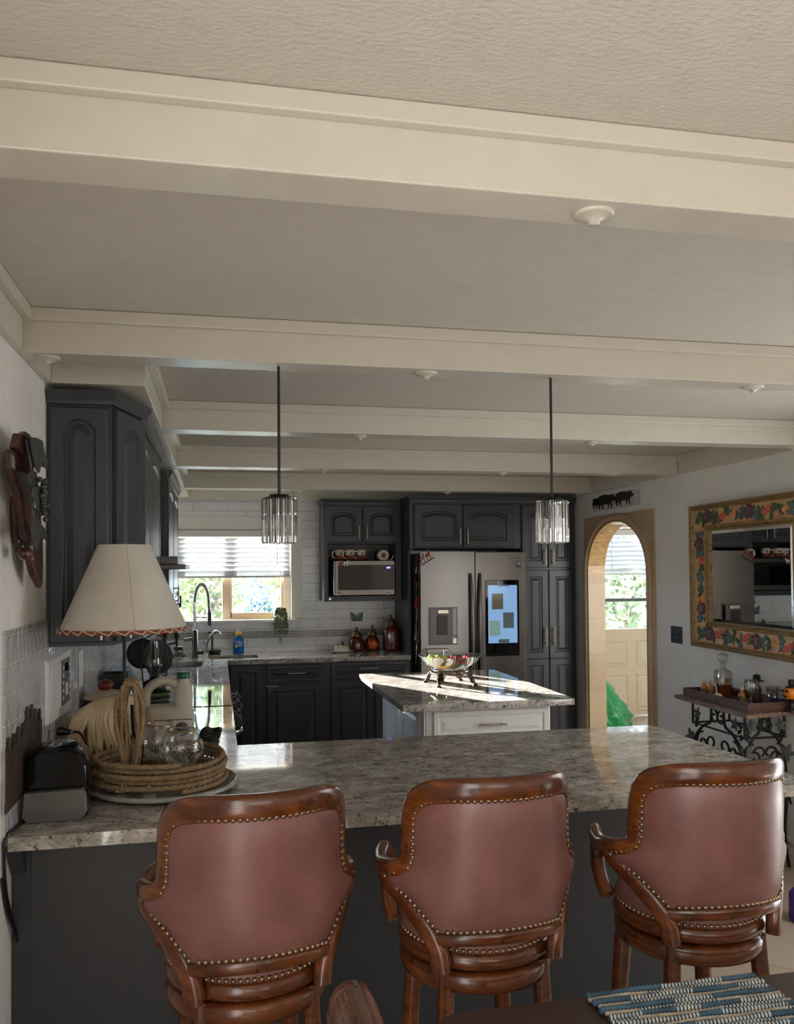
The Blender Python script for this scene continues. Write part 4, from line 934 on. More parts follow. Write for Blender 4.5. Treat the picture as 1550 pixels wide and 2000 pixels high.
t = thing('filter_tap', 'small curved chrome water tap right of the spring faucet', 'faucet', (-.085, 7.25, ZT))
B().tube(smooth_path([(-.085, 7.26, ZT), (-.085, 7.255, 1.0), (-.06, 7.24, 1.07), (-.02, 7.22, 1.115), (.01, 7.2, 1.115), (.03, 7.19, 1.09)], 6), [.009]*20+[.007]*11, 10).build('spout', 'chrome', t); B().lathe([(.018, ZT), (.018, .93), (.01, .935)], (-.085, 7.26, 0), 16).build('base', 'chrome', t)
B().tube([(-.085, 7.26, .985), (-.115, 7.25, 1.03)], .006, 8).build('lever', 'chrome', t)
t = thing('soap_stand', 'black metal soap stand with flat dish beside the small tap', 'soap dish', (-.02, 7.34, ZT))
B().lathe([(.045, ZT), (.05, .93), (.06, .945), (.055, .946), (.04, .935), (0, .934)], (-.02, 7.34, 0), 24).build('dish', 'black', t); B().tube([(-.04, 7.36, .935), (-.04, 7.36, 1.09)], .007, 8).build('post', 'black', t); B().tube([(-.075, 7.355, 1.1), (-.005, 7.36, 1.09)], .008, 8).build('top_bar', 'black', t)
t = thing('soap_bottle', 'blue dish soap bottle with yellow cap under the window', 'bottle', (.18, 7.33, ZT)); sx_, sy_ = .18, 7.33
B().rings([rrect(sx_, sy_, hx, hy, ZT+z, 2.6) for z, hx, hy in ((0, .042, .028), (.006, .046, .031), (.075, .047, .032), (.11, .043, .03), (.14, .034, .026), (.158, .02, .018))]).build('body', 'blue', t)
B().rings([rrect(sx_, sy_, hx, hy, ZT+z, 2.2) for z, hx, hy in ((.156, .021, .019), (.16, .029, .022), (.178, .026, .02), (.19, .014, .013))]).build('cap', 'yellow', t); B().lathe([(.009, ZT+.19), (.007, ZT+.21), (0, ZT+.212)], (sx_, sy_, 0), 12).build('nozzle', 'white', t)
text('label_text', 'Dawn', 'white', t, .03, (sx_, sy_-.036, ZT+.1)); B().sph((sx_-.02, sy_-.033, ZT+.068), .012, 10, 6, (1, .25, 1.1)).build('label_blob', 'yellow', t)
B().box(sx_-.005, sx_+.026, sy_-.0345, sy_-.0335, ZT+.07, ZT+.082).build('label_line', 'paper', t)
t = thing('spice_jar', 'small clear spice jar with black lid left of the faucet', 'jar', (-.305, 7.0, ZT))
B().lathe([(.034, ZT), (.036, .918), (.036, .985)], (-.305, 7.0, 0), 24).build('jar', 'glass', t); B().lathe([(.038, .985), (.038, 1.015), (0, 1.016)], (-.305, 7.0, 0), 24).build('lid', 'black', t); B().lathe([(.03, ZT+.003), (.03, .965), (0, .966)], (-.305, 7.0, 0), 20).build('contents', 'cream', t)
B().lathe([(.0365, .935), (.0365, .972)], (-.305, 7.0, 0), 24, cap=False).build('label', 'dgreen', t)
t = thing('plant_holder', 'black iron candle stand with red votive in the back corner', 'candle holder', (-.37, 7.25, ZT))
b = B(); b.tube([(-.33, 7.25, ZT), (-.33, 7.25, 1.42)], .009, 8); b.tube([(-.46, 7.26, 1.0), (-.33, 7.25, 1.03)], .007, 8); b.tube([(-.36, 7.25, 1.35), (-.30, 7.25, 1.35)], .007, 8); b.tube([(-.30, 7.25, 1.32), (-.30, 7.25, 1.42)], .011, 8)
b.lathe([(.01, 1.06), (.026, 1.075), (.012, 1.09), (.03, 1.1), (.012, 1.115)], (-.33, 7.25, 0), 16); b.lathe([(.008, 1.04), (.02, 1.05), (.01, 1.06), (.028, 1.075), (.012, 1.09), (.04, 1.1)], (-.43, 7.26, 0), 16); b.tube([(-.43, 7.26, 1.0), (-.43, 7.26, 1.05)], .006, 8); b.lathe([(.07, ZT), (.07, ZT+.008), (.012, ZT+.015)], (-.33, 7.25, 0), 20)
b.build('stand', 'iron', t); B().lathe([(.03, 1.1), (.042, 1.12), (.042, 1.16), (.036, 1.17)], (-.43, 7.26, 0), 20).build('votive_cup', 'maroon', t)
t = thing('hanging_plant', 'small trailing plant hanging in front of the window frame', 'plant', (.54, 7.35, 1.24)); hx_, hy_ = .54, 7.35
B().lathe([(.02, 1.235), (.034, 1.245), (.038, 1.285), (.035, 1.29), (0, 1.287)], (hx_, hy_, 0), 18).build('pot', 'plant', t); B().tube([(hx_, hy_, 1.28), (hx_+.003, hy_+.05, 1.6), (hx_+.003, hy_+.07, 1.975)], .002, 5).build('hanging_cord', 'trimw', t)
b = B(); rnd = random.Random(4)
for k in range(26):
    a = rnd.uniform(0, 2*PI); r0 = .03; L_ = rnd.uniform(.08, .2) if k else .27; x, y = hx_+r0*math.cos(a), hy_+r0*math.sin(a)*.8; pts = [(hx_+.02*math.cos(a), hy_+.016*math.sin(a), 1.288), (x, y, 1.29), (x+.018*math.cos(a), y+.012*math.sin(a), 1.25), (x+.02*math.cos(a)+rnd.uniform(-.01, .01), y+.012*math.sin(a), 1.27-L_)]
    sp = smooth_path(pts, 6); b.tube(sp, .0011, 4)
    for p in sp[4:]:
        for _ in range(3): q = (p[0]+rnd.gauss(0, .005), p[1]+rnd.gauss(0, .005), p[2]+rnd.gauss(0, .006)); b.sph(q, .0048, 6, 4, (1, 1, 1.2))
b.build('trailing_vines', 'plant', t)
def plate(lab, x, z, w, h, m, y=YB-.001, sw=None):
    t = thing('wall_plate', lab, 'switch plate', (x, y, z)); B().box(x-w/2, x+w/2, y-.006, y, z-h/2, z+h/2).build('plate', m, t, .003)
    B().tube([(x, y-.006, z), (x, y-.018, z+.004)], .005, 6).build('toggle', m, t); return t
plate('white switch plate on the back tiles between window and canisters', .92, 1.19, .075, .115, 'white')
t = thing('night_light', 'small butterfly shaped plug-in night light above the red canisters', 'night light', (1.225, 7.42, 1.17))
B().box(1.17, 1.28, YB-.007, YB-.001, 1.1, 1.235).build('wall_socket', 'white', t, .003); B().box(1.205, 1.245, YB-.03, YB-.007, 1.13, 1.18).build('plug_body', 'white', t, .004)
b = B()
for s_ in (-1, 1): b.prism([(1.225, 1.175), (1.225+s_*.05, 1.185), (1.225+s_*.058, 1.25), (1.225+s_*.03, 1.235), (1.225, 1.205)], YB-.034, YB-.031, 'y')
b.build('wings', 'blueg', t); B().box(1.175, 1.275, YB-.038, YB-.034, 1.168, 1.18).build('shelf_bar', 'dwood', t)
def canister(lab, x, y, r, h, hl, inside=None, sq=None):
    t = thing('glass_canister', lab, 'canister', (x, y, ZT), 'amber ribbed glass canisters'); seg = 48; rs = []
    prof = [(.88, 0), (.97, .02*h), (1, .12*h), (1, .55*h if sq is None else .72*h), (.9, .75*h if sq is None else .86*h), (.7, .9*h), (.58, .95*h), (.56, h)]
    for q, z in prof:
        ring = []
        for k in range(seg):
            a = 2*PI*k/seg; ca, sa = math.cos(a), math.sin(a); f = 1+.025*(1 if k % 2 else -1)
            if sq: f *= min(1.28, (abs(ca)**sq+abs(sa)**sq)**(-1/sq))
            ring.append((x+r*q*f*ca, y+r*q*f*sa, ZT+z))
        rs.append(ring)
    B().rings(rs).build('body', 'amber', t)
    if inside: B().lathe([(.0, y-r*1.03), (r*.62, y-r*1.03), (r*.78, y-r*.8), (r*.5, y-r*.7)], (x, 0, ZT+.42*h), 24, 'y').build('printed_front', inside, t)
    z = ZT+h; l = B().lathe([(.7*r, 0), (.78*r, .004), (.74*r, .1*hl), (.68*r, .14*hl), (.7*r, .2*hl), (.56*r, .34*hl), (.5*r, .36*hl), (.52*r, .42*hl), (.3*r, .58*hl), (.14*r, .66*hl), (.12*r, .72*hl), (.2*r, .8*hl), (.22*r, .88*hl), (.12*r, .97*hl), (0, hl)], (x, y, z), 28).build('lid', 'nail', t)
canister('squat amber glass canister, leftmost of the three on the back counter', 1.20, 7.30, .072, .125, .085)
canister('middle amber glass canister with an orange front', 1.335, 7.27, .06, .135, .09, 'orange_in')
canister('tallest amber glass canister, square shouldered, next to the refrigerator panel', 1.492, 7.21, .07, .23, .085, None, 4)
t = thing('butter_dish', 'cream ceramic butter dish left of the amber canisters', 'butter dish', (1.06, 7.2, ZT))
B().rings([rrect(1.06, 7.2, hx, hy, ZT+z, 4) for z, hx, hy in ((0, .06, .035), (.004, .07, .045), (.012, .095, .065), (.014, .095, .065), (.009, .07, .05))]).build('plate', 'creamc', t)
lid = B().rings([rrect(1.05, 7.2, hx, hy, ZT+z, 5) for z, hx, hy in ((.012, .065, .042), (.02, .066, .043), (.05, .06, .037), (.058, .052, .03))]).build('lid', 'creamc', t); B().tube([(1.06, 7.2, ZT+.058), (1.06, 7.2, ZT+.068), (1.06, 7.2, ZT+.08), (1.06, 7.2, ZT+.09)], [.006, .006, .013, .008], 12).build('knob', 'dwood', lid)
# ---------------------------------------------------------------- microwave and its niche
t = thing('microwave', 'stainless microwave with black glass door in the wall niche', 'microwave', (1.235, 7.2, 1.401)); mx0, mx1, my, mz0, mz1 = .972, 1.502, 7.09, 1.402, 1.702
B().box(mx0, mx1, my+.02, 7.42, mz0+.008, mz1).build('body', 'dsteel', t); 
for x in (mx0+.03, mx1-.06):
    for y in (7.13, 7.38): B().box(x, x+.03, y, y+.03, mz0-.0015, mz0+.008).build('foot', 'black', t)
md = B().box(mx0, mx1, my, my+.02, mz0+.006, mz1).build('door', 'steel', t, .003); B().box(mx0+.036, mx1-.006, my-.003, my, mz0+.05, mz1-.036).build('door_glass', 'bglass', md)
B().box(mx0+.075, mx1-.155, my-.0035, my-.003, mz0+.06, mz1-.05).build('viewing_window', 'bglass', md); B().tube([(mx0+.008, my-.004, mz0+.02), (mx0+.008, my-.004, mz1-.004)], .011, 8).build('pull_edge', 'steel', md)
text('clock_display', '6:51', 'clock', md, .022, (mx1-.053, my-.0042, mz1-.06)); lg = text('lettering', 'LG', 'greyp', md, .018, (mx0+.066, my-.0006, mz0+.028)); B().lathe([(0, my-.0012), (.0075, my-.0012), (.0075, my)], (mx0+.046, 0, mz0+.028), 16, 'y').build('badge', 'greyp', md)
for x in (mx1-.075, mx1-.05): B().box(x, x+.014, my-.001, my, mz0+.024, mz0+.032).build('badge', 'greyp', md)
def magnet(lab, p, u, v, m_list, w, h, board=True):
    t = thing('magnet', lab, 'magnet', p); u, v = V3(u).normalized(), V3(v).normalized(); n = u.cross(v); p = V3(p)
    if board: B().obox(p, u, v, n, w, h*.1, .003).build('base_line', 'black', t)
    for k, m_ in enumerate(m_list):
        o = p+u*(w*(.08+.45*k)); s_ = w*.42
        sil = [(.0, 0), (.08, .0), (.16, .35), (.5, .35), (.58, 0), (.68, 0), (.7, .4), (.95, .62), (1.05, .8), (.86, .9), (.78, .98), (.7, .8), (.6, .68), (.12, .66), (-.02, .5)]
        b = B(); b.rings([[o+u*(x*s_)+v*(h*.1+y*h*.85)+n*d for x, y in sil] for d in (0, .004)], smooth=False); b.build('horse', m_, t)
magnet('horse magnet on the top left corner of the microwave door', (mx0+.035, my-.0005, mz1-.062), (1, 0, 0), (0, 0, 1), ['rustl', 'white'], .1, .075)
magnet('tilted horse magnet on the top corner of the left refrigerator door', (1.648, FF-.0005, 1.655), (.86, 0, .5), (-.5, 0, .86), ['maroon', 'rustl'], .125, .1)
t = thing('serving_tray', 'wooden tray on top of the microwave under the mugs', 'tray', (1.12, 7.2, mz1+.0005)); B().rings([rrect(1.12, 7.22, hx, hy, mz1+z, 3) for z, hx, hy in ((.0005, .14, .09), (.004, .16, .1), (.018, .175, .115), (.02, .175, .115), (.007, .155, .1))]).build('tray_body', 'trayw', t)
def mug(lab, x, y):
    t = thing('mug', lab, 'mug', (x, y, mz1+.008), 'mugs on the microwave'); z = mz1+.008
    B().lathe([(.036, 0), (.04, .003), (.04, .042)], (x, y, z), 24).build('brown_band', 'rustl', t); B().lathe([(.0402, .042), (.0402, .09), (.037, .09), (.037, .045)], (x, y, z), 24, cap=False).build('cup', 'creamc', t)
    B().tube(smooth_path([(x-.038, y-.01, z+.075), (x-.06, y-.02, z+.072), (x-.068, y-.022, z+.045), (x-.055, y-.018, z+.02), (x-.038, y-.01, z+.016)], 5), .006, 8).build('handle', 'creamc', t)
    b = B(); b.box(x-.008, x+.012, y-.0416, y-.038, z+.05, z+.06).box(x+.004, x+.014, y-.0416, y-.038, z+.06, z+.068).box(x-.008, x-.004, y-.0416, y-.038, z+.043, z+.05).box(x+.008, x+.012, y-.0416, y-.038, z+.043, z+.05); b.build('printed_horse', 'black', t)
mug('leftmost brown and cream mug on the microwave tray', 1.04, 7.2); mug('middle brown and cream mug on the microwave tray', 1.125, 7.17); mug('rightmost brown and cream mug on the microwave tray', 1.228, 7.2)
t = thing('wall_socket', 'grey socket plate at the back of the microwave niche', 'socket', (1.33, YB-.03, 1.75)); B().box(1.3, 1.39, YB-.028, YB-.021, 1.71, 1.82).build('plate', 'greyp', t, .003); B().box(1.33, 1.365, YB-.045, YB-.028, 1.72, 1.78).build('plug', 'black', t, .004)
t = thing('paper_roll', 'white paper roll lying on the microwave at right', 'paper roll', (1.415, 7.2, mz1+.0005)); b = B(); b.rings([[(1.415+r*math.cos(a), y, mz1+.0465+r*math.sin(a)) for a in [2*PI*k/28 for k in range(28)]] for r, y in ((.022, 7.3), (.046, 7.3), (.046, 7.13), (.022, 7.13))], closed=True); b.build('roll', 'paper', t)
B().lathe([(.0215, 7.129), (.0215, 7.3)], (1.415, 0, mz1+.0465), 20, 'y', cap=True).build('core', 'rustl', t)
o = B().tube(smooth_path([(1.46, 7.14, mz1+.004), (1.485, 7.14, mz1+.012), (1.497, 7.14, mz1+.03), (1.502, 7.14, mz1+.05)], 5), .004, 6).build('wire_hook', 'chrome'); tag(o, 'bent pale wire hook right of the paper roll', 'hook')
# notes and magnets on the refrigerator side
rnd = random.Random(9)
items = [('red and white note', 'red', 1.69, .05, .09, 0), ('black and white cow magnet', 'white', 1.62, .06, .05, .1), ('dark red magnet', 'maroon', 1.55, .05, .06, -.1), ('tan animal magnet', 'tan', 1.49, .06, .05, .2), ('pale green card', 'gglass', 1.43, .06, .07, 0), ('red ribbon strip', 'red', 1.35, .035, .1, 0), ('small white list', 'paper', 1.26, .06, .09, .1), ('white folded paper', 'paper', 1.17, .09, .08, .3), ('white sheet with dark picture', 'paper', 1.1, .07, .12, 0), ('brown clip magnet', 'rustl', 1.02, .04, .05, .2), ('largest curled white sheet', 'paper', .92, .1, .16, -.15)]
for k, (nm, m_, z, w, h, tl) in enumerate(items):
    m_ = 'leaf' if m_ == 'gglass' else m_; x = 1.632; out = .012+.006*(k % 3); y0 = 6.752
    b = B(); N_ = 5
    for side in (0, .0012):
        pass
    vs_ = []
    for i in range(N_+1):
        q = i/N_; curl = out*q*q+(.006 if k > 6 else 0)*math.sin(q*3)
        for zz in (z-h/2, z+h/2): vs_.append((x-.0012-curl*(1.6 if zz < z else .8), y0+w*(1-q), zz+tl*w*(q-.5)))
    b.add(vs_, [(2*i, 2*i+1, 2*i+3, 2*i+2) for i in range(N_)])
    o = b.build('fridge_note' if 'paper' == m_ else 'magnet', m_, loc=(x, y0, z-h/2)); md_ = o.modifiers.new('thick', 'SOLIDIFY'); md_.thickness = .0011; md_.offset = 0
    tag(o, nm+' stuck on the left side of the refrigerator', 'note' if m_ == 'paper' else 'magnet', 'notes and magnets on the refrigerator side')
# ---------------------------------------------------------------- island bowl
BX, BY = 1.41, 5.03
t = thing('bowl_stand', 'wrought iron leaf footed stand on the island', 'stand', (BX, BY, ZT))
B().tube(circ((BX, BY, 1.0), .1, 32), .004, 6, True).build('ring', 'biron', t); B().tube(circ((BX, BY, .985), .118, 32), .003, 6, True).build('ring', 'biron', t)
for k in range(4):
    a = PI/4+k*PI/2+.1; c, s_ = math.cos(a), math.sin(a); P = lambda r, z, da=0: (BX+r*math.cos(a+da), BY+r*math.sin(a+da), z)
    b = B()
    for da in (-.22, .22): b.tube(smooth_path([P(.118, .99, da), P(.14, .97, da*.8), P(.158, .94, da*.3), P(.168, ZT+.006, 0)], 5), .0035, 6)
    b.lathe([(.016, ZT), (.017, ZT+.004), (.008, ZT+.01)], P(.168, 0), 12); b.build('leg', 'biron', t)
    lf = [(0, 0), (.018, .01), (.024, .03), (.016, .042), (.02, .055), (0, .075), (-.02, .055), (-.016, .042), (-.024, .03), (-.018, .01)]
    tn = V3((-s_, c, 0)); rd = V3((c, s_, 0)); b = B(); b.rings([[V3(P(.15, .925))+tn*x-rd*(z*.35)+V3((0, 0, z))+rd*d for x, z in lf] for d in (0, .003)], smooth=False); b.build('leaf', 'biron', t)
    a2 = a+PI/4; b = B(); b.tube([(BX+.118*math.cos(q), BY+.118*math.sin(q), .985-.03*abs(math.sin((q-a)*2))**.5*0+.0) for q in (a, a+.4, a+.8, a+1.2, a+1.57)], .0025, 6)
for s_ in (-1, 1):
    b = B(); cx, cy = BX+(.02 if s_ < 0 else -.02)*2, BY+s_*.13*0
    y = BY+s_*.2; xo = BX+(-.035 if s_ > 0 else .035)
    for q in (-.055, .055): b.tube(smooth_path([(xo+q*.9, BY+s_*.1, .995), (xo+q, BY+s_*.17, 1.03), (xo+q*1.05, y+s_*.012, 1.085), (xo+q*1.05, y+s_*.008, 1.115)], 5), .0035, 6)
    b.tube([(xo-.075, y+s_*.01, 1.112), (xo+.075, y+s_*.01, 1.112)], .0035, 6)
    for q in (-1, 1): b.tube([(xo+q*(.075+.012*math.sin(u_)*(1-u_/9)), y+s_*.01, 1.112-.012+.012*math.cos(u_)*(1-u_/9)+.0) for u_ in [k*.5 for k in range(12)]], .003, 6)
    b.build('scroll_handle', 'biron', t)
t = tag(B().lathe([(0, 1.006), (.07, 1.006), (.11, 1.015), (.15, 1.038), (.18, 1.066), (.197, 1.092), (.2, 1.094), (.194, 1.092), (.176, 1.07), (.147, 1.043), (.108, 1.02), (.07, 1.011), (0, 1.011)], (BX, BY, 0), 56, cap=False).build('fruit_bowl', 'gglass'), 'wide greenish glass fruit bowl on the iron stand', 'bowl')
for k, (dx_, dy_, rz) in enumerate(((-.045, -.085, .2), (-.04, -.05, -.15))):
    o = B().tube(smooth_path([(BX+dx_-.07, BY+dy_-.0, 1.056+.012*k), (BX+dx_-.03, BY+dy_-.02, 1.042+.012*k), (BX+dx_+.03, BY+dy_-.02, 1.042+.012*k), (BX+dx_+.075, BY+dy_+.005, 1.058+.012*k)], 6), [.006, .01, .014, .016, .017, .018, .018, .018, .018, .018, .018, .018, .017, .016, .014, .012, .009, .006, .005], 10).build('banana', 'fruity')
    tag(o, 'front yellow banana in the glass bowl' if k == 0 else 'rear yellow banana in the glass bowl', 'banana', 'bananas in the bowl')
t = thing('grape_bunch', 'green grape bunch at the left of the glass bowl', 'grapes', (BX-.06, BY+.07, 1.04)); b = B(); rnd = random.Random(8)
for k in range(34): b.sph((BX-.07+rnd.uniform(-.05, .06), BY+.075+rnd.uniform(-.04, .04), 1.05+rnd.uniform(-.012, .035)), .0115, 9, 6)
b.build('grapes', 'grape', t); B().tube([(BX-.06, BY+.06, 1.08), (BX-.04, BY+.05, 1.1)], .002, 5).build('stem', 'bark', t)
t = thing('berry_bunch', 'red berry cluster at the right of the glass bowl', 'berries', (BX+.06, BY, 1.03)); b = B()
for k in range(46): b.sph((BX+.065+rnd.uniform(-.065, .055), BY-.02+rnd.uniform(-.06, .06), 1.048+rnd.uniform(-.016, .036)), .0105, 9, 6)
b.build('berries', 'fruitr', t); B().tube([(BX+.06, BY, 1.08), (BX+.08, BY+.01, 1.1)], .002, 5).build('stem', 'bark', t)

# ---------------------------------------------------------------- left wall sculpture
t = thing('wall_sculpture', 'carved driftwood wall piece with metal vine leaves on the left wall', 'wall art', (XL+.03, 2.6, 1.57)); X0 = XL+.012
def plank(pts, d0, d1, m):
    return B().rings([[(X0+d, y+(d-.03)*0, z) for y, z in pts] for d in (d0, d1)], smooth=False)
def plk(pts, x, th, name='driftwood', m='redwood'):
    cy = sum(p[0] for p in pts)/len(pts); cz = sum(p[1] for p in pts)/len(pts)
    rs = [[(x+d, cy+(y-cy)*f, cz+(z-cz)*f) for y, z in pts] for d, f in ((-th*.5, .92), (-th*.25, 1), (th*.25, 1), (th*.5, .9))]
    return B().rings(rs, smooth=False).build(name, m, t)
plk([(2.464, 1.833), (2.514, 1.827), (2.638, 1.809), (2.639, 1.702), (2.493, 1.701), (2.467, 1.763)], -.545, .022)
plk([(2.303, 1.939), (2.325, 1.944), (2.372, 1.936), (2.435, 1.916), (2.479, 1.891), (2.509, 1.847), (2.533, 1.801), (2.538, 1.733), (2.533, 1.699), (2.487, 1.711), (2.458, 1.746), (2.426, 1.794), (2.4, 1.834), (2.346, 1.86), (2.306, 1.893), (2.3, 1.927)], -.522, .026)
plk([(2.287, 1.943), (2.319, 1.983), (2.353, 1.985), (2.402, 1.963), (2.446, 1.934), (2.499, 1.905), (2.446, 1.891), (2.409, 1.913), (2.367, 1.933)], -.508, .022)
plk([(2.341, 1.983), (2.362, 1.995), (2.39, 1.996), (2.434, 1.985), (2.457, 1.945), (2.457, 1.905), (2.412, 1.894), (2.376, 1.934)], -.5, .022)
plk([(2.494, 1.698), (2.509, 1.655), (2.557, 1.611), (2.639, 1.577), (2.651, 1.631), (2.647, 1.703), (2.613, 1.807), (2.555, 1.807), (2.524, 1.78)], -.515, .024)
B().sph((-.508, 2.433, 1.673), .026, 12, 8, (.8, 1.5, .7)).build('wood_knot', 'redwood', t)
def leafshape(c, s_, rot, n=5):
    out = []
    for k in range(n*4):
        a = 2*PI*k/(n*4); r = s_*(.72+.28*math.cos(n*a)) if abs(a-PI) > .3 else s_*.4; out.append((c[0]+r*math.cos(a+rot), c[1]+r*math.sin(a+rot)))
    return out
for x, pts in ((-.475, [(2.327, 1.975), (2.401, 1.985), (2.481, 1.989), (2.514, 1.96), (2.557, 1.946), (2.549, 1.919), (2.498, 1.917), (2.481, 1.929), (2.433, 1.893), (2.402, 1.899), (2.356, 1.932), (2.341, 1.955)]), (-.475, [(2.292, 1.874), (2.342, 1.892), (2.402, 1.893), (2.42, 1.862), (2.387, 1.836), (2.345, 1.832), (2.313, 1.851)]),
    (-.468, [(2.32, 1.843), (2.392, 1.856), (2.455, 1.843), (2.475, 1.814), (2.439, 1.795), (2.424, 1.771), (2.377, 1.791), (2.362, 1.809), (2.32, 1.818)]), (-.475, [(2.342, 1.769), (2.418, 1.767), (2.466, 1.754), (2.532, 1.744), (2.55, 1.713), (2.515, 1.722), (2.474, 1.707), (2.45, 1.72), (2.403, 1.682), (2.357, 1.7), (2.328, 1.74)])):
    plk(pts, x, .006, 'metal_leaf', 'patina')
B().tube(smooth_path([(-.49, 2.35, 1.97), (-.482, 2.37, 1.9), (-.48, 2.38, 1.83), (-.482, 2.4, 1.75), (-.5, 2.47, 1.7)], 6), .004, 6).build('metal_vine', 'patina', t)
b = B(); rnd = random.Random(6)
for k in range(26): b.sph((-.458+rnd.uniform(-.008, .008), 2.40+.03*k/26+rnd.uniform(-.02, .02), 1.87-.1*k/26+rnd.uniform(-.012, .012)), .008, 8, 5)
b.build('grape_cluster', 'patina', t)
t = thing('wall_socket', 'white socket plate on left tiles near the keypad', 'socket', (XL+.012, 3.75, 1.2)); B().box(XL+.009, XL+.014, 3.6, 3.69, 1.15, 1.3).build('plate', 'white', t, .002)
for z in (1.19, 1.25): B().box(XL+.014, XL+.016, 3.63, 3.66, z-.014, z+.014).build('outlet', 'trimw', t)
# ---------------------------------------------------------------- right wall
t = thing('picture', 'black and white photograph of walking bulls above the arch', 'picture', (XR-.01, 6.08, 2.09)); px_ = XR-.004
B().box(px_-.012, px_+.002, 5.681, 6.481, 2.091, 2.238).build('print', 'photo_bg', t)
B().prism([(5.685, 2.2), (5.685, 2.236), (6.478, 2.236), (6.478, 2.195), (6.2, 2.205), (5.9, 2.215)], px_-.0128, px_-.012, 'x').build('pale_hills', 'white', t)
def bull(y0, w, z0, h):
    # walking towards the camera side (-y)
    p = [(0, .46), (.03, .7), (.1, .9), (.3, 1.0), (.5, .98), (.68, .9), (.74, .98), (.78, .9), (.86, .98), (.86, .82), (.97, .64), (.93, .52), (.84, .5), (.78, .4), (.78, .2), (.8, 0), (.73, 0), (.7, .22), (.66, .34), (.64, .1), (.66, .02), (.6, .02), (.57, .3), (.36, .3), (.33, .12), (.36, 0), (.29, 0), (.25, .2), (.22, .36), (.17, .1), (.18, 0), (.11, 0), (.09, .3), (.05, .42), (-.02, .1), (-.04, .12), (.0, .5)]
    return B().prism([(y0-a*w, z0+c*h) for a, c in p], px_-.0136, px_-.0126, 'x')
for y0, w, z0, h in ((6.40, .35, 2.1, .115), (6.09, .33, 2.108, .105), (6.475, .12, 2.115, .085)): bull(y0, w, z0, h).build('bull', 'black', t)
t = thing('wall_plate', 'black double switch plate right of the arch', 'switch plate', (XR-.005, 5.225, 1.11)); B().box(XR-.007, XR-.001, 5.155, 5.295, 1.107, 1.222).build('plate', 'black', t, .003)
for y in (5.19, 5.26): B().tube([(XR-.007, y, 1.165), (XR-.02, y, 1.17)], .005, 6).build('toggle', 'black', t)
# mirror
mya, myb, mza, mzb = 3.72, 4.97, 1.115, 2.02; fw = .21; dpt = .05
t = thing('wall_mirror', 'large mirror in painted frame carved with fruit and leaves', 'mirror', (XR-.002, myb, mza)); mirror_root = t
def rect(i): return [(mya+i, mza+i*.8), (myb-i, mza+i*.8), (myb-i, mzb-i*.8), (mya+i, mzb-i*.8)]
def frame_loft(prof): return B().rings([[(XR-d, y, z) for y, z in rect(i)] for i, d in prof], False, False, False)
frame_loft([(0, .002), (0, .05), (.008, .058), (.016, .05), (.02, .05), (.028, .058), (.036, .048), (.04, .036)]).build('outer_moulding', 'gold', t)
frame_loft([(.04, .036), (.045, .034), (.165, .03)]).build('painted_panel', 'tan', t)
frame_loft([(.165, .03), (.168, .042), (.178, .046), (.188, .04), (.19, .034), (.198, .04), (.206, .034), (.21, .02)]).build('inner_moulding', 'gold', t)
mi = [(y, z) for y, z in rect(.208)]; b = B(); b.rings([[(XR-d, y, z) for y, z in rect(i)] for i, d in ((.207, .02), (.207, .022), (.235, .026))], True, True, False); b.build('mirror_glass', 'mirror', t)
rnd = random.Random(12)
def on(y, z, d=.034): return (XR-d, y, z)
def leaf2(b, c, ang, L_):
    pts = [(0, 0), (.25, .2), (.55, .24), (.85, .12), (1, 0), (.85, -.12), (.55, -.24), (.25, -.2)]; ca, sa = math.cos(ang), math.sin(ang)
    f = lambda x, y: (c[0]+L_*(x*ca-y*sa), c[1]+L_*(x*sa+y*ca))
    b.rings([[on(*f(x, y), d) for x, y in pts] for d in (.03, .037)]+[[on(*f(.5+(x-.5)*.6, y*.4), .041) for x, y in pts]], smooth=False)
def fruit(b, c, r, n=1):
    b.sph(on(c[0], c[1], .032), r*.9, 14, 8, (.4, 1, 1.1))
    for k in range(n): a = k*2.4; q = r*math.sqrt(k/n); b.sph(on(c[0]+q*math.cos(a), c[1]+q*math.sin(a), .038), r*.3, 8, 5, (.7, 1, 1))
def strip(p0, p1, seq):
    L_ = math.hypot(p1[0]-p0[0], p1[1]-p0[1]); ux, uy = (p1[0]-p0[0])/L_, (p1[1]-p0[1])/L_; n = len(seq); ang0 = math.atan2(uy, ux)
    B().tube([on(p0[0]+ux*L_*k/40-uy*.014*math.sin(k*.8), p0[1]+uy*L_*k/40+ux*.014*math.sin(k*.8), .034) for k in range(41)], .0028, 5).build('carved_vine', 'bark', t)
    for k, ch in enumerate(seq):
        q = (k+.5)/n*L_; o = .014*rnd.uniform(-1, 1); c = (p0[0]+ux*q-uy*o, p0[1]+uy*q+ux*o); b = B()
        if ch == 'L':
            for j in range(5): leaf2(b, (c[0]+rnd.uniform(-.015, .015), c[1]+rnd.uniform(-.012, .012)), ang0+rnd.choice((-1, 1))*rnd.uniform(.5, 1.5)+rnd.choice((0, PI)), rnd.uniform(.04, .058))
            b.build('carved_leaf_sprig', rnd.choice(('leaf', 'leaf', 'blueg')), t)
        elif ch == 'P': fruit(b, c, .043, 14); b.build('carved_grape_cluster', 'plum', t)
        elif ch == 'B': fruit(b, c, .03, 12); b.build('carved_berries', 'blueg', t)
        else:
            for d in (-.02, .02): b = B(); fruit(b, (c[0]+ux*d, c[1]+uy*d+d*.4), .022, 6 if ch == 'C' else 1); b.build('carved_flower' if ch == 'C' else 'carved_peach', 'coral' if ch == 'C' else 'peach', t)
a_, c_ = .105, .084
strip((myb-.06, mzb-c_), (mya+.06, mzb-c_), 'LLPLLCLOLLPLLCLLOLLP')
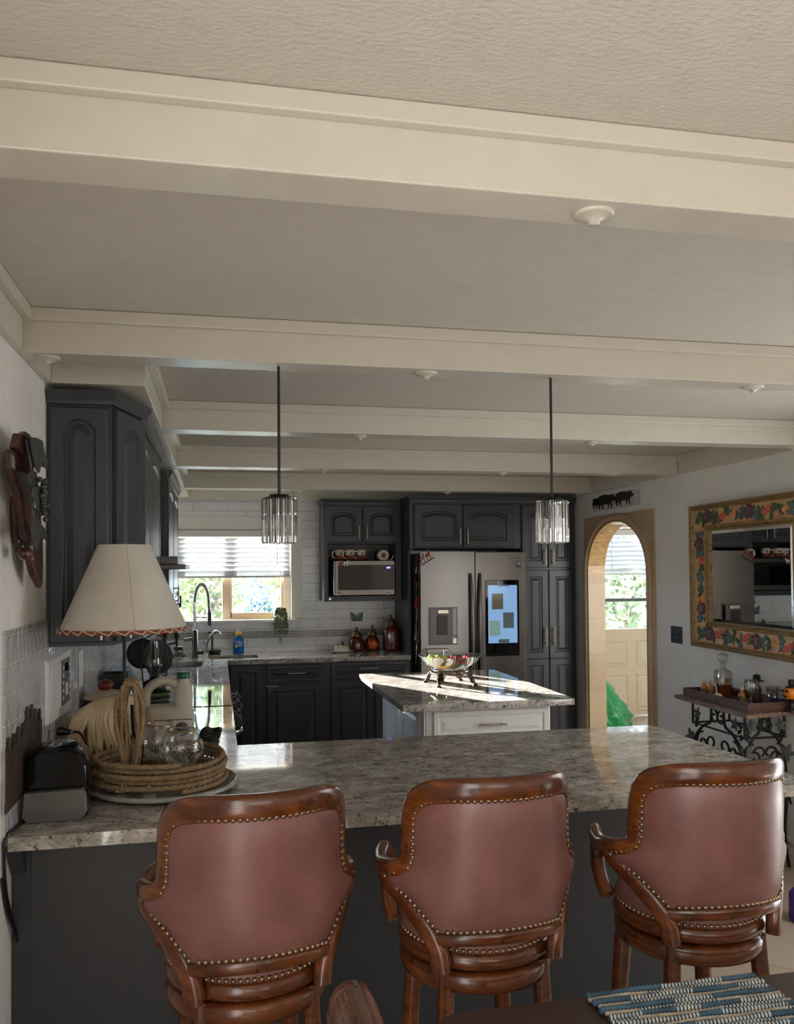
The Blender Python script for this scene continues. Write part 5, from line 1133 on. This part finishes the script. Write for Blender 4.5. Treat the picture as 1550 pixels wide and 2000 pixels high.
strip((myb-.06, mza+c_), (mya+.06, mza+c_), 'LBPLCLBLLCLPLLOLCLLP')
strip((myb-a_, mzb-.17), (myb-a_, mza+.17), 'LPLCLBLLOPL'); strip((mya+a_, mzb-.17), (mya+a_, mza+.17), 'LPLCLBLLOPL')
mirror_root.rotation_euler = (0, 0, math.radians(-2.6))   # hangs a little out from the wall at its near end
# console table
t = thing('console_table', 'weathered plank console table on black iron grapevine legs under the mirror', 'table', (2.88, 4.28, 0)); KX0, KX1, KY0, KY1, KZ = 2.70, 3.055, 3.92, 4.67, .85
B().rings([[(KX0, KY0, z), (KX1-.012, KY0+.06, z), (KX1, KY0+.08, z), (KX1, KY1, z), (KX0+.02, KY1, z)] for z in (.83, KZ)], smooth=False).build('plank_top', 'plank', t, .004)
b = B(); Q = .007
cor = [(2.76, 4.03), (2.76, 4.53), (3.0, 4.03), (3.0, 4.53)]
for x, y in cor: b.tube([(x, y, .83), (x, y, .70)], Q, 8)
for z in (.826, .705):
    for a, c in ((0, 1), (2, 3), (0, 2), (1, 3)): b.tube([(*cor[a], z), (*cor[c], z)], Q*.8, 8)
b.build('apron_frame', 'iron', t)
def spiral(c, r0, turns, a0, axis, s_=1):
    out = []
    for k in range(26):
        q = k/25; a = a0+s_*turns*2*PI*q; r = r0*(1-.72*q); u_, z = r*math.cos(a), r*math.sin(a); out.append((c[0], c[1]+u_, c[2]+z) if axis == 'y' else (c[0]+u_, c[1], c[2]+z))
    return out
def side_panel(fixed, lo, hi, axis):
    mid = (lo+hi)/2; P = (lambda u_, z: (fixed, u_, z)) if axis == 'y' else (lambda u_, z: (u_, fixed, z)); w = hi-lo
    for s_ in (-1, 1):
        B().tube(smooth_path([P(mid+s_*w*.12, .83), P(mid+s_*w*.14, .74), P(mid+s_*w*.3, .70), P(mid+s_*w*.48, .6), P(mid+s_*w*.53, .4), P(mid+s_*w*.47, .18), P(mid+s_*w*.56, .004)], 8), Q*1.1, 8).build('leg', 'iron', t)
        for u_, z_, r_, n_, a_0, d_ in ((.07, .775, .042, 1.1, PI/2, s_), (.3, .60, .07, 1.2, PI/2, -s_), (.12, .62, .055, .9, -PI/2, s_), (.3, .34, .08, 1.1, 0, s_)): B().tube(spiral(P(mid+s_*w*u_, z_), r_, n_, a_0, axis, d_), Q*.9, 8).build('scroll', 'iron', t)
        for du, z, sz, r in ((.36, .77, .04, .5), (.5, .62, .055, 1.1), (.2, .5, .05, 2.1)):
            c = (mid+s_*w*du, z); sh_ = leafshape(c, sz, r); o = [[(fixed-.008-d-.2*abs(a-c[0]), a, zz) if axis == 'y' else (a, fixed-.008-d-.2*abs(a-c[0]), zz) for a, zz in sh_] for d in (0, .003)]
            B().rings(o, smooth=False).build('vine_leaf', 'patina', t)
        b = B()
        for k in range(14): q = P(mid+s_*w*.42+rnd.uniform(-.012, .012), .77-.006*k+rnd.uniform(-.008, .008)); b.sph(q, .0075, 7, 5)
        b.build('grape_cluster', 'iron', t)
side_panel(2.76, 4.03, 4.53, 'y'); side_panel(4.03, 2.76, 3.0, 'x')
B().box(2.74, 3.02, 4.0, 4.56, .12, .135).build('lower_shelf', 'plank', t)
t = thing('serving_tray', 'dark wooden serving tray on the weathered console', 'tray', (2.9, 4.3, KZ+.0005)); z = KZ+.0006
ta, tb, tc, td = 2.755, 3.045, 3.99, 4.625
B().box(ta, tb, tc, td, z, z+.008).build('bottom', 'trayw', t); B().box(ta, ta+.012, tc, td, z+.008, z+.048).box(tb-.012, tb, tc, td, z+.008, z+.048).build('side', 'trayw', t, .002); B().box(ta+.012, tb-.012, tc, tc+.012, z+.008, z+.048).box(ta+.012, tb-.012, td-.012, td, z+.008, z+.048).build('end', 'trayw', t, .002)
zt = z+.0085
t = thing('decanter', 'square cut glass decanter with ball stopper half full of whiskey', 'decanter', (2.93, 4.5, zt)); dx_, dy_ = 2.925, 4.47
B().rings([rrect(dx_, dy_, r, r, zt+h, q) for h, r, q in ((0, .041, 6), (.004, .044, 6), (.145, .043, 6), (.155, .038, 4), (.162, .018, 2), (.19, .0155, 2), (.196, .022, 2), (.2, .022, 2))]).build('bottle', 'glass', t)
B().rings([rrect(dx_, dy_, .04, .04, zt+h, 6) for h in (.004, .075)]).build('whiskey', 'liquor', t); B().sph((dx_, dy_, zt+.229), .03, 18, 12).build('stopper', 'glass', t); B().box(dx_-.0445, dx_-.0435, dy_-.02, dy_+.02, zt+.08, zt+.115).box(dx_-.02, dx_+.02, dy_-.0445, dy_-.0435, zt+.08, zt+.115).build('label', 'gold', t)
def mini(lab, x, y):
    t = thing('mini_bottle', lab, 'bottle', (x, y, zt), 'mini liquor bottles on the tray'); B().lathe([(.017, 0), (.02, .003), (.02, .045), (.012, .056), (.009, .06), (.009, .07)], (x, y, zt), 18).build('bottle', 'amberl', t); B().lathe([(.0105, .07), (.0105, .086), (0, .087)], (x, y, zt), 14).build('cap', 'cream', t); B().lathe([(.0203, .012), (.0203, .036)], (x, y, zt), 18, cap=False).build('label', 'gold', t)
mini('mini liquor bottle farthest from camera on the tray', 2.87, 4.585); mini('mini liquor bottle just left of the decanter', 2.88, 4.53); mini('mini liquor bottle right of the decanter with amber liquid', 2.9, 4.255)
t = thing('tasting_spoon', 'white ladle leaning on the tray edge before the decanter', 'ladle', (2.79, 4.4, zt)); B().sph((2.795, 4.33, zt+.028), .026, 14, 8, (1, 1, .7)).build('bowl', 'cream', t); B().tube(smooth_path([(2.795, 4.34, zt+.04), (2.81, 4.37, zt+.085), (2.82, 4.43, zt+.1), (2.83, 4.47, zt+.075)], 5), .004, 7).build('handle', 'cream', t)
t = thing('wine_goblet', 'cut glass goblet on the tray in front of small hatted figure', 'glass', (2.87, 4.1, zt)); B().lathe([(.03, 0), (.03, .003), (.006, .008), (.005, .04), (.009, .048), (.005, .055), (.02, .068), (.034, .09), (.037, .12), (.033, .145), (.032, .145), (.035, .12), (.032, .092), (.018, .07), (0, .064)], (2.865, 4.12, zt), 24, cap=False).build('goblet', 'glass', t)
t = thing('figurine', 'small dark figure in a wide brimmed hat behind the goblet', 'figurine', (2.97, 4.24, zt)); B().lathe([(.022, 0), (.026, .01), (.022, .05), (.026, .075), (.02, .09), (.012, .096), (.014, .11), (.01, .122)], (2.97, 4.22, zt), 18).build('body', 'dwood', t); B().lathe([(0, .12), (.038, .122), (.04, .126), (.021, .127), (.019, .155), (.01, .16), (0, .158)], (2.97, 4.22, zt), 20).build('hat', 'black', t)
t = thing('tumbler', 'tall clear tumbler holding a dark trinket on the tray', 'glass', (2.97, 4.1, zt)); B().lathe([(.026, 0), (.03, .003), (.04, .105), (.038, .105), (.028, .008), (0, .008)], (2.985, 4.09, zt), 24, cap=False).build('tumbler', 'glass', t); B().lathe([(.018, .01), (.022, .03), (.014, .05), (.02, .07), (0, .085)], (2.985, 4.09, zt), 14).build('trinket', 'purple', t); B().tube(circ((2.985, 4.09, zt+.09), .0395, 24), .003, 6, True).build('rim_band', 'patina', t)
t = thing('pumpkin_lantern', 'orange jack-o-lantern head on a black stand at right frame edge', 'halloween ornament', (2.93, 3.955, KZ)); gx, gy = 2.99, 4.01-.055
z = KZ+.001
B().lathe([(.03, 0), (.034, .004), (.03, .012), (.014, .02), (.014, .06), (.024, .07)], (gx, gy, z), 18).build('stand', 'black', t)
b = B()
for k in range(8): a = 2*PI*k/8; b.sph((gx+.014*math.cos(a), gy+.014*math.sin(a), z+.1), .027, 12, 8, (1, 1, 1.25))
hd = b.build('pumpkin_head', 'pumpkin', t); b = B()
for y, zz in ((-.014, .112), (.014, .112)): b.prism([(gy+y-.008, z+zz-.006), (gy+y+.008, z+zz-.006), (gy+y, z+zz+.008)], gx-.043, gx-.036, 'x')
b.prism([(gy-.022, z+.09), (gy, z+.08), (gy+.022, z+.09), (gy+.01, z+.083), (gy, z+.074), (gy-.01, z+.083)], gx-.043, gx-.036, 'x'); b.build('carved_face', 'black', hd)
B().lathe([(.03, .128), (.034, .131), (.016, .134), (.015, .165), (.017, .17), (0, .171)], (gx, gy, z), 18).build('hat', 'black', t)
t = thing('basket', 'reddish wicker basket on the lower shelf of the console', 'basket', (2.88, 4.1, .136)); B().lathe([(.09, .137), (.115, .2), (.125, .29), (.12, .3), (.105, .2), (0, .15)], (2.88, 4.13, 0), 28, cap=False).build('bowl', 'wicker', t)
b = B()
for k in range(7): b.tube(circ((2.88, 4.13, .15+.022*k), .098+.0045*k, 28), .006, 6, True)
b.build('weave', 'wicker', t); B().tube([(2.88+.122*math.cos(a), 4.13, .29+.13*math.sin(a)) for a in [PI*k/16 for k in range(17)]], .007, 8).build('handle', 'wicker', t)
o = B().lathe([(.05, 0), (.055, .01), (.055, .12), (.04, .14), (0, .145)], (2.62, 3.42, .001), 20).build('bucket', 'purple'); tag(o, 'purple container on the stone floor at right frame edge', 'container')
# green bag in the mudroom
b = B(); rnd = random.Random(21); rs = []
for i in range(13):
    q = i/12; r = .31*(1-q**1.6)*(1-.25*(1-q)**6)+.02; rs.append([(3.62+(r*(1+.16*math.sin(7*a+i*.9)+.1*math.sin(13*a-i*1.7)))*math.cos(a), 7.6+(r*(1+.16*math.sin(7*a+i*.9)+.1*math.sin(11*a+i)))*math.sin(a), .001+.6*q) for a in [2*PI*k/40 for k in range(40)]])
b.rings(rs); tag(b.build('trash_bag', 'bagmat'), 'green plastic bag on the floor beyond the arch', 'bag')

# ---------------------------------------------------------------- pendants
def pendant(name, label, x, y, zt, gm):
    t = thing(name, label, 'pendant light', (x, y, 1.71), 'two pendants over the bar')
    B().tube([(x, y, zt-.0005), (x, y, 1.85)], .0045, 8).build('rod', 'black', t)
    B().lathe([(.0, .146), (.03, .146), (.03, .138), (.043, .138), (.043, .131), (.0, .131)], (x, y, 1.71), 20, cap=False).build('cap', 'black', t)
    B().lathe([(0, .132), (.018, .132), (.019, .085), (0, .085)], (x, y, 1.71), 14, cap=False).build('socket', 'black', t)
    B().lathe([(.01, .086), (.013, .075), (.022, .045), (.017, .03), (.0, .022)], (x, y, 1.71), 12).build('bulb', 'glass', t)
    for k in range(16):
        a = 2*PI*k/16; c, s_ = math.cos(a), math.sin(a); cx, cy = x+.046*c, y+.046*s_
        rs = [[(cx+r*math.cos(q*PI/3+a), cy+r*math.sin(q*PI/3+a), z) for q in range(6)] for r, z in ((.006, 1.706), (.0088, 1.709), (.0088, 1.842), (.006, 1.845))]
        B().rings(rs, smooth=False).build('glass_rod', gm, t)
    return t
pg = bpy.data.materials.new('prism_glass'); pg.use_nodes = True; pb = pg.node_tree.nodes['Principled BSDF']
pb.inputs['Transmission Weight'].default_value = 1; pb.inputs['Roughness'].default_value = .02; pb.inputs['IOR'].default_value = 1.5; pb.inputs['Base Color'].default_value = (.93, .93, .92, 1); M['prism'] = pg
pendant('pendant_light', 'left crystal rod pendant hanging in front of the window', .189, 2.6, 2.2536, 'prism')
pendant('pendant_light', 'right crystal rod pendant hanging in front of the pantry', 1.083, 2.6, 2.2536, 'prism')
# plaster rosettes under the beams
def rosette(x, y, lab, grp):
    t = B().lathe([(.036, 0), (.036, -.004), (.031, -.006), (.029, -.006), (.024, -.009), (.021, -.009), (.018, -.012), (.011, -.013), (.0095, -.019), (0, -.02)], (x, y, 2.2533), 24).build('ceiling_rosette', 'beam')
    return tag(t, lab, 'rosette', grp)
bys = ((1.378, 'nearest beam'), (2.607, 'second beam that carries the pendants'), (3.896, 'third beam from the camera'), (5.24, 'fourth beam from the camera'), (6.59, 'fifth beam from the camera'))
for y, nm in bys:
    for x, pos in ((-.484, 'left end'), (.66, 'middle'), (1.84, 'right half'), (2.98, 'right wall end')):
        if (x < 0 and y != 2.607) or (x > 2.5 and y < 3) or (y < 2 and x > 1): continue
        rosette(x, y, 'small white turned rosette under the %s of the %s' % (pos, nm), 'white rosettes under the ceiling beams')
# ---------------------------------------------------------------- outdoors
struct(B().box(-40, 40, 8.8, 60, -.4, -.15), 'ground', 'grass')
def tree(name, label, x, y, h, r, mat_, n, seed, low=.3, grp='trees outside the windows'):
    rnd = random.Random(seed); t = thing(name, label, 'tree', (x, y, -.15), grp)
    B().tube([(x, y, -.15), (x+.05, y, h*.35), (x-.05, y, h*.75)], [r*.1, r*.08, r*.03], 8).build('trunk', 'bark', t)
    b = B()
    cl = [(rnd.gauss(0, .45)*r, rnd.gauss(0, .45)*r, low*h+(1-low)*h*rnd.random()) for _ in range(16)]
    for k in range(n):
        c = rnd.choice(cl); p = V3((x+c[0]+rnd.gauss(0, .25)*r, y+c[1]+rnd.gauss(0, .25)*r, max(.0, c[2]+rnd.gauss(0, .25)*r))); s_ = rnd.uniform(.05, .12)
        a = V3((rnd.gauss(0, 1), rnd.gauss(0, 1), rnd.gauss(0, 1))).normalized(); q = a.orthogonal().normalized()
        b.add([p-a*s_, p+q*s_*.5, p+a*s_, p-q*s_*.5], [(0, 1, 2, 3)])
    b.build('foliage', mat_, t)
tree('tree', 'yellow green tree seen through left pane of the kitchen window', -.1, 16, 3.8, 1.2, 'fol_a', 3600, 1)
tree('tree', 'blue green tree seen through right pane of the kitchen window', 1.7, 23, 4.6, 1.6, 'fol_b', 3600, 2, .1)
tree('shrub', 'golden shrub at right edge of the kitchen window', 1.05, 11.6, 2.4, .45, 'fol_a', 1500, 3, .15)
tree('tree', 'dark blue green tree at far left of the kitchen window', -2.6, 25, 4.6, 1.3, 'fol_b', 3000, 4, .1)
tree('tree', 'pale leafy tree behind the glass of the mudroom door', 7.0, 13.5, 4.2, 1.3, 'fol_a', 4200, 5, .2)
tree('tree', 'blue green tree farther behind the mudroom door', 9.5, 18, 5, 1.9, 'fol_b', 3600, 6, .1)
tag(B().box(-1.5, -.3, 11.6, 12.6, -.15, .82).build('pool_cover', 'teal', bevel=.08), 'low turquoise box shape on the lawn beyond the sink window', 'garden object')
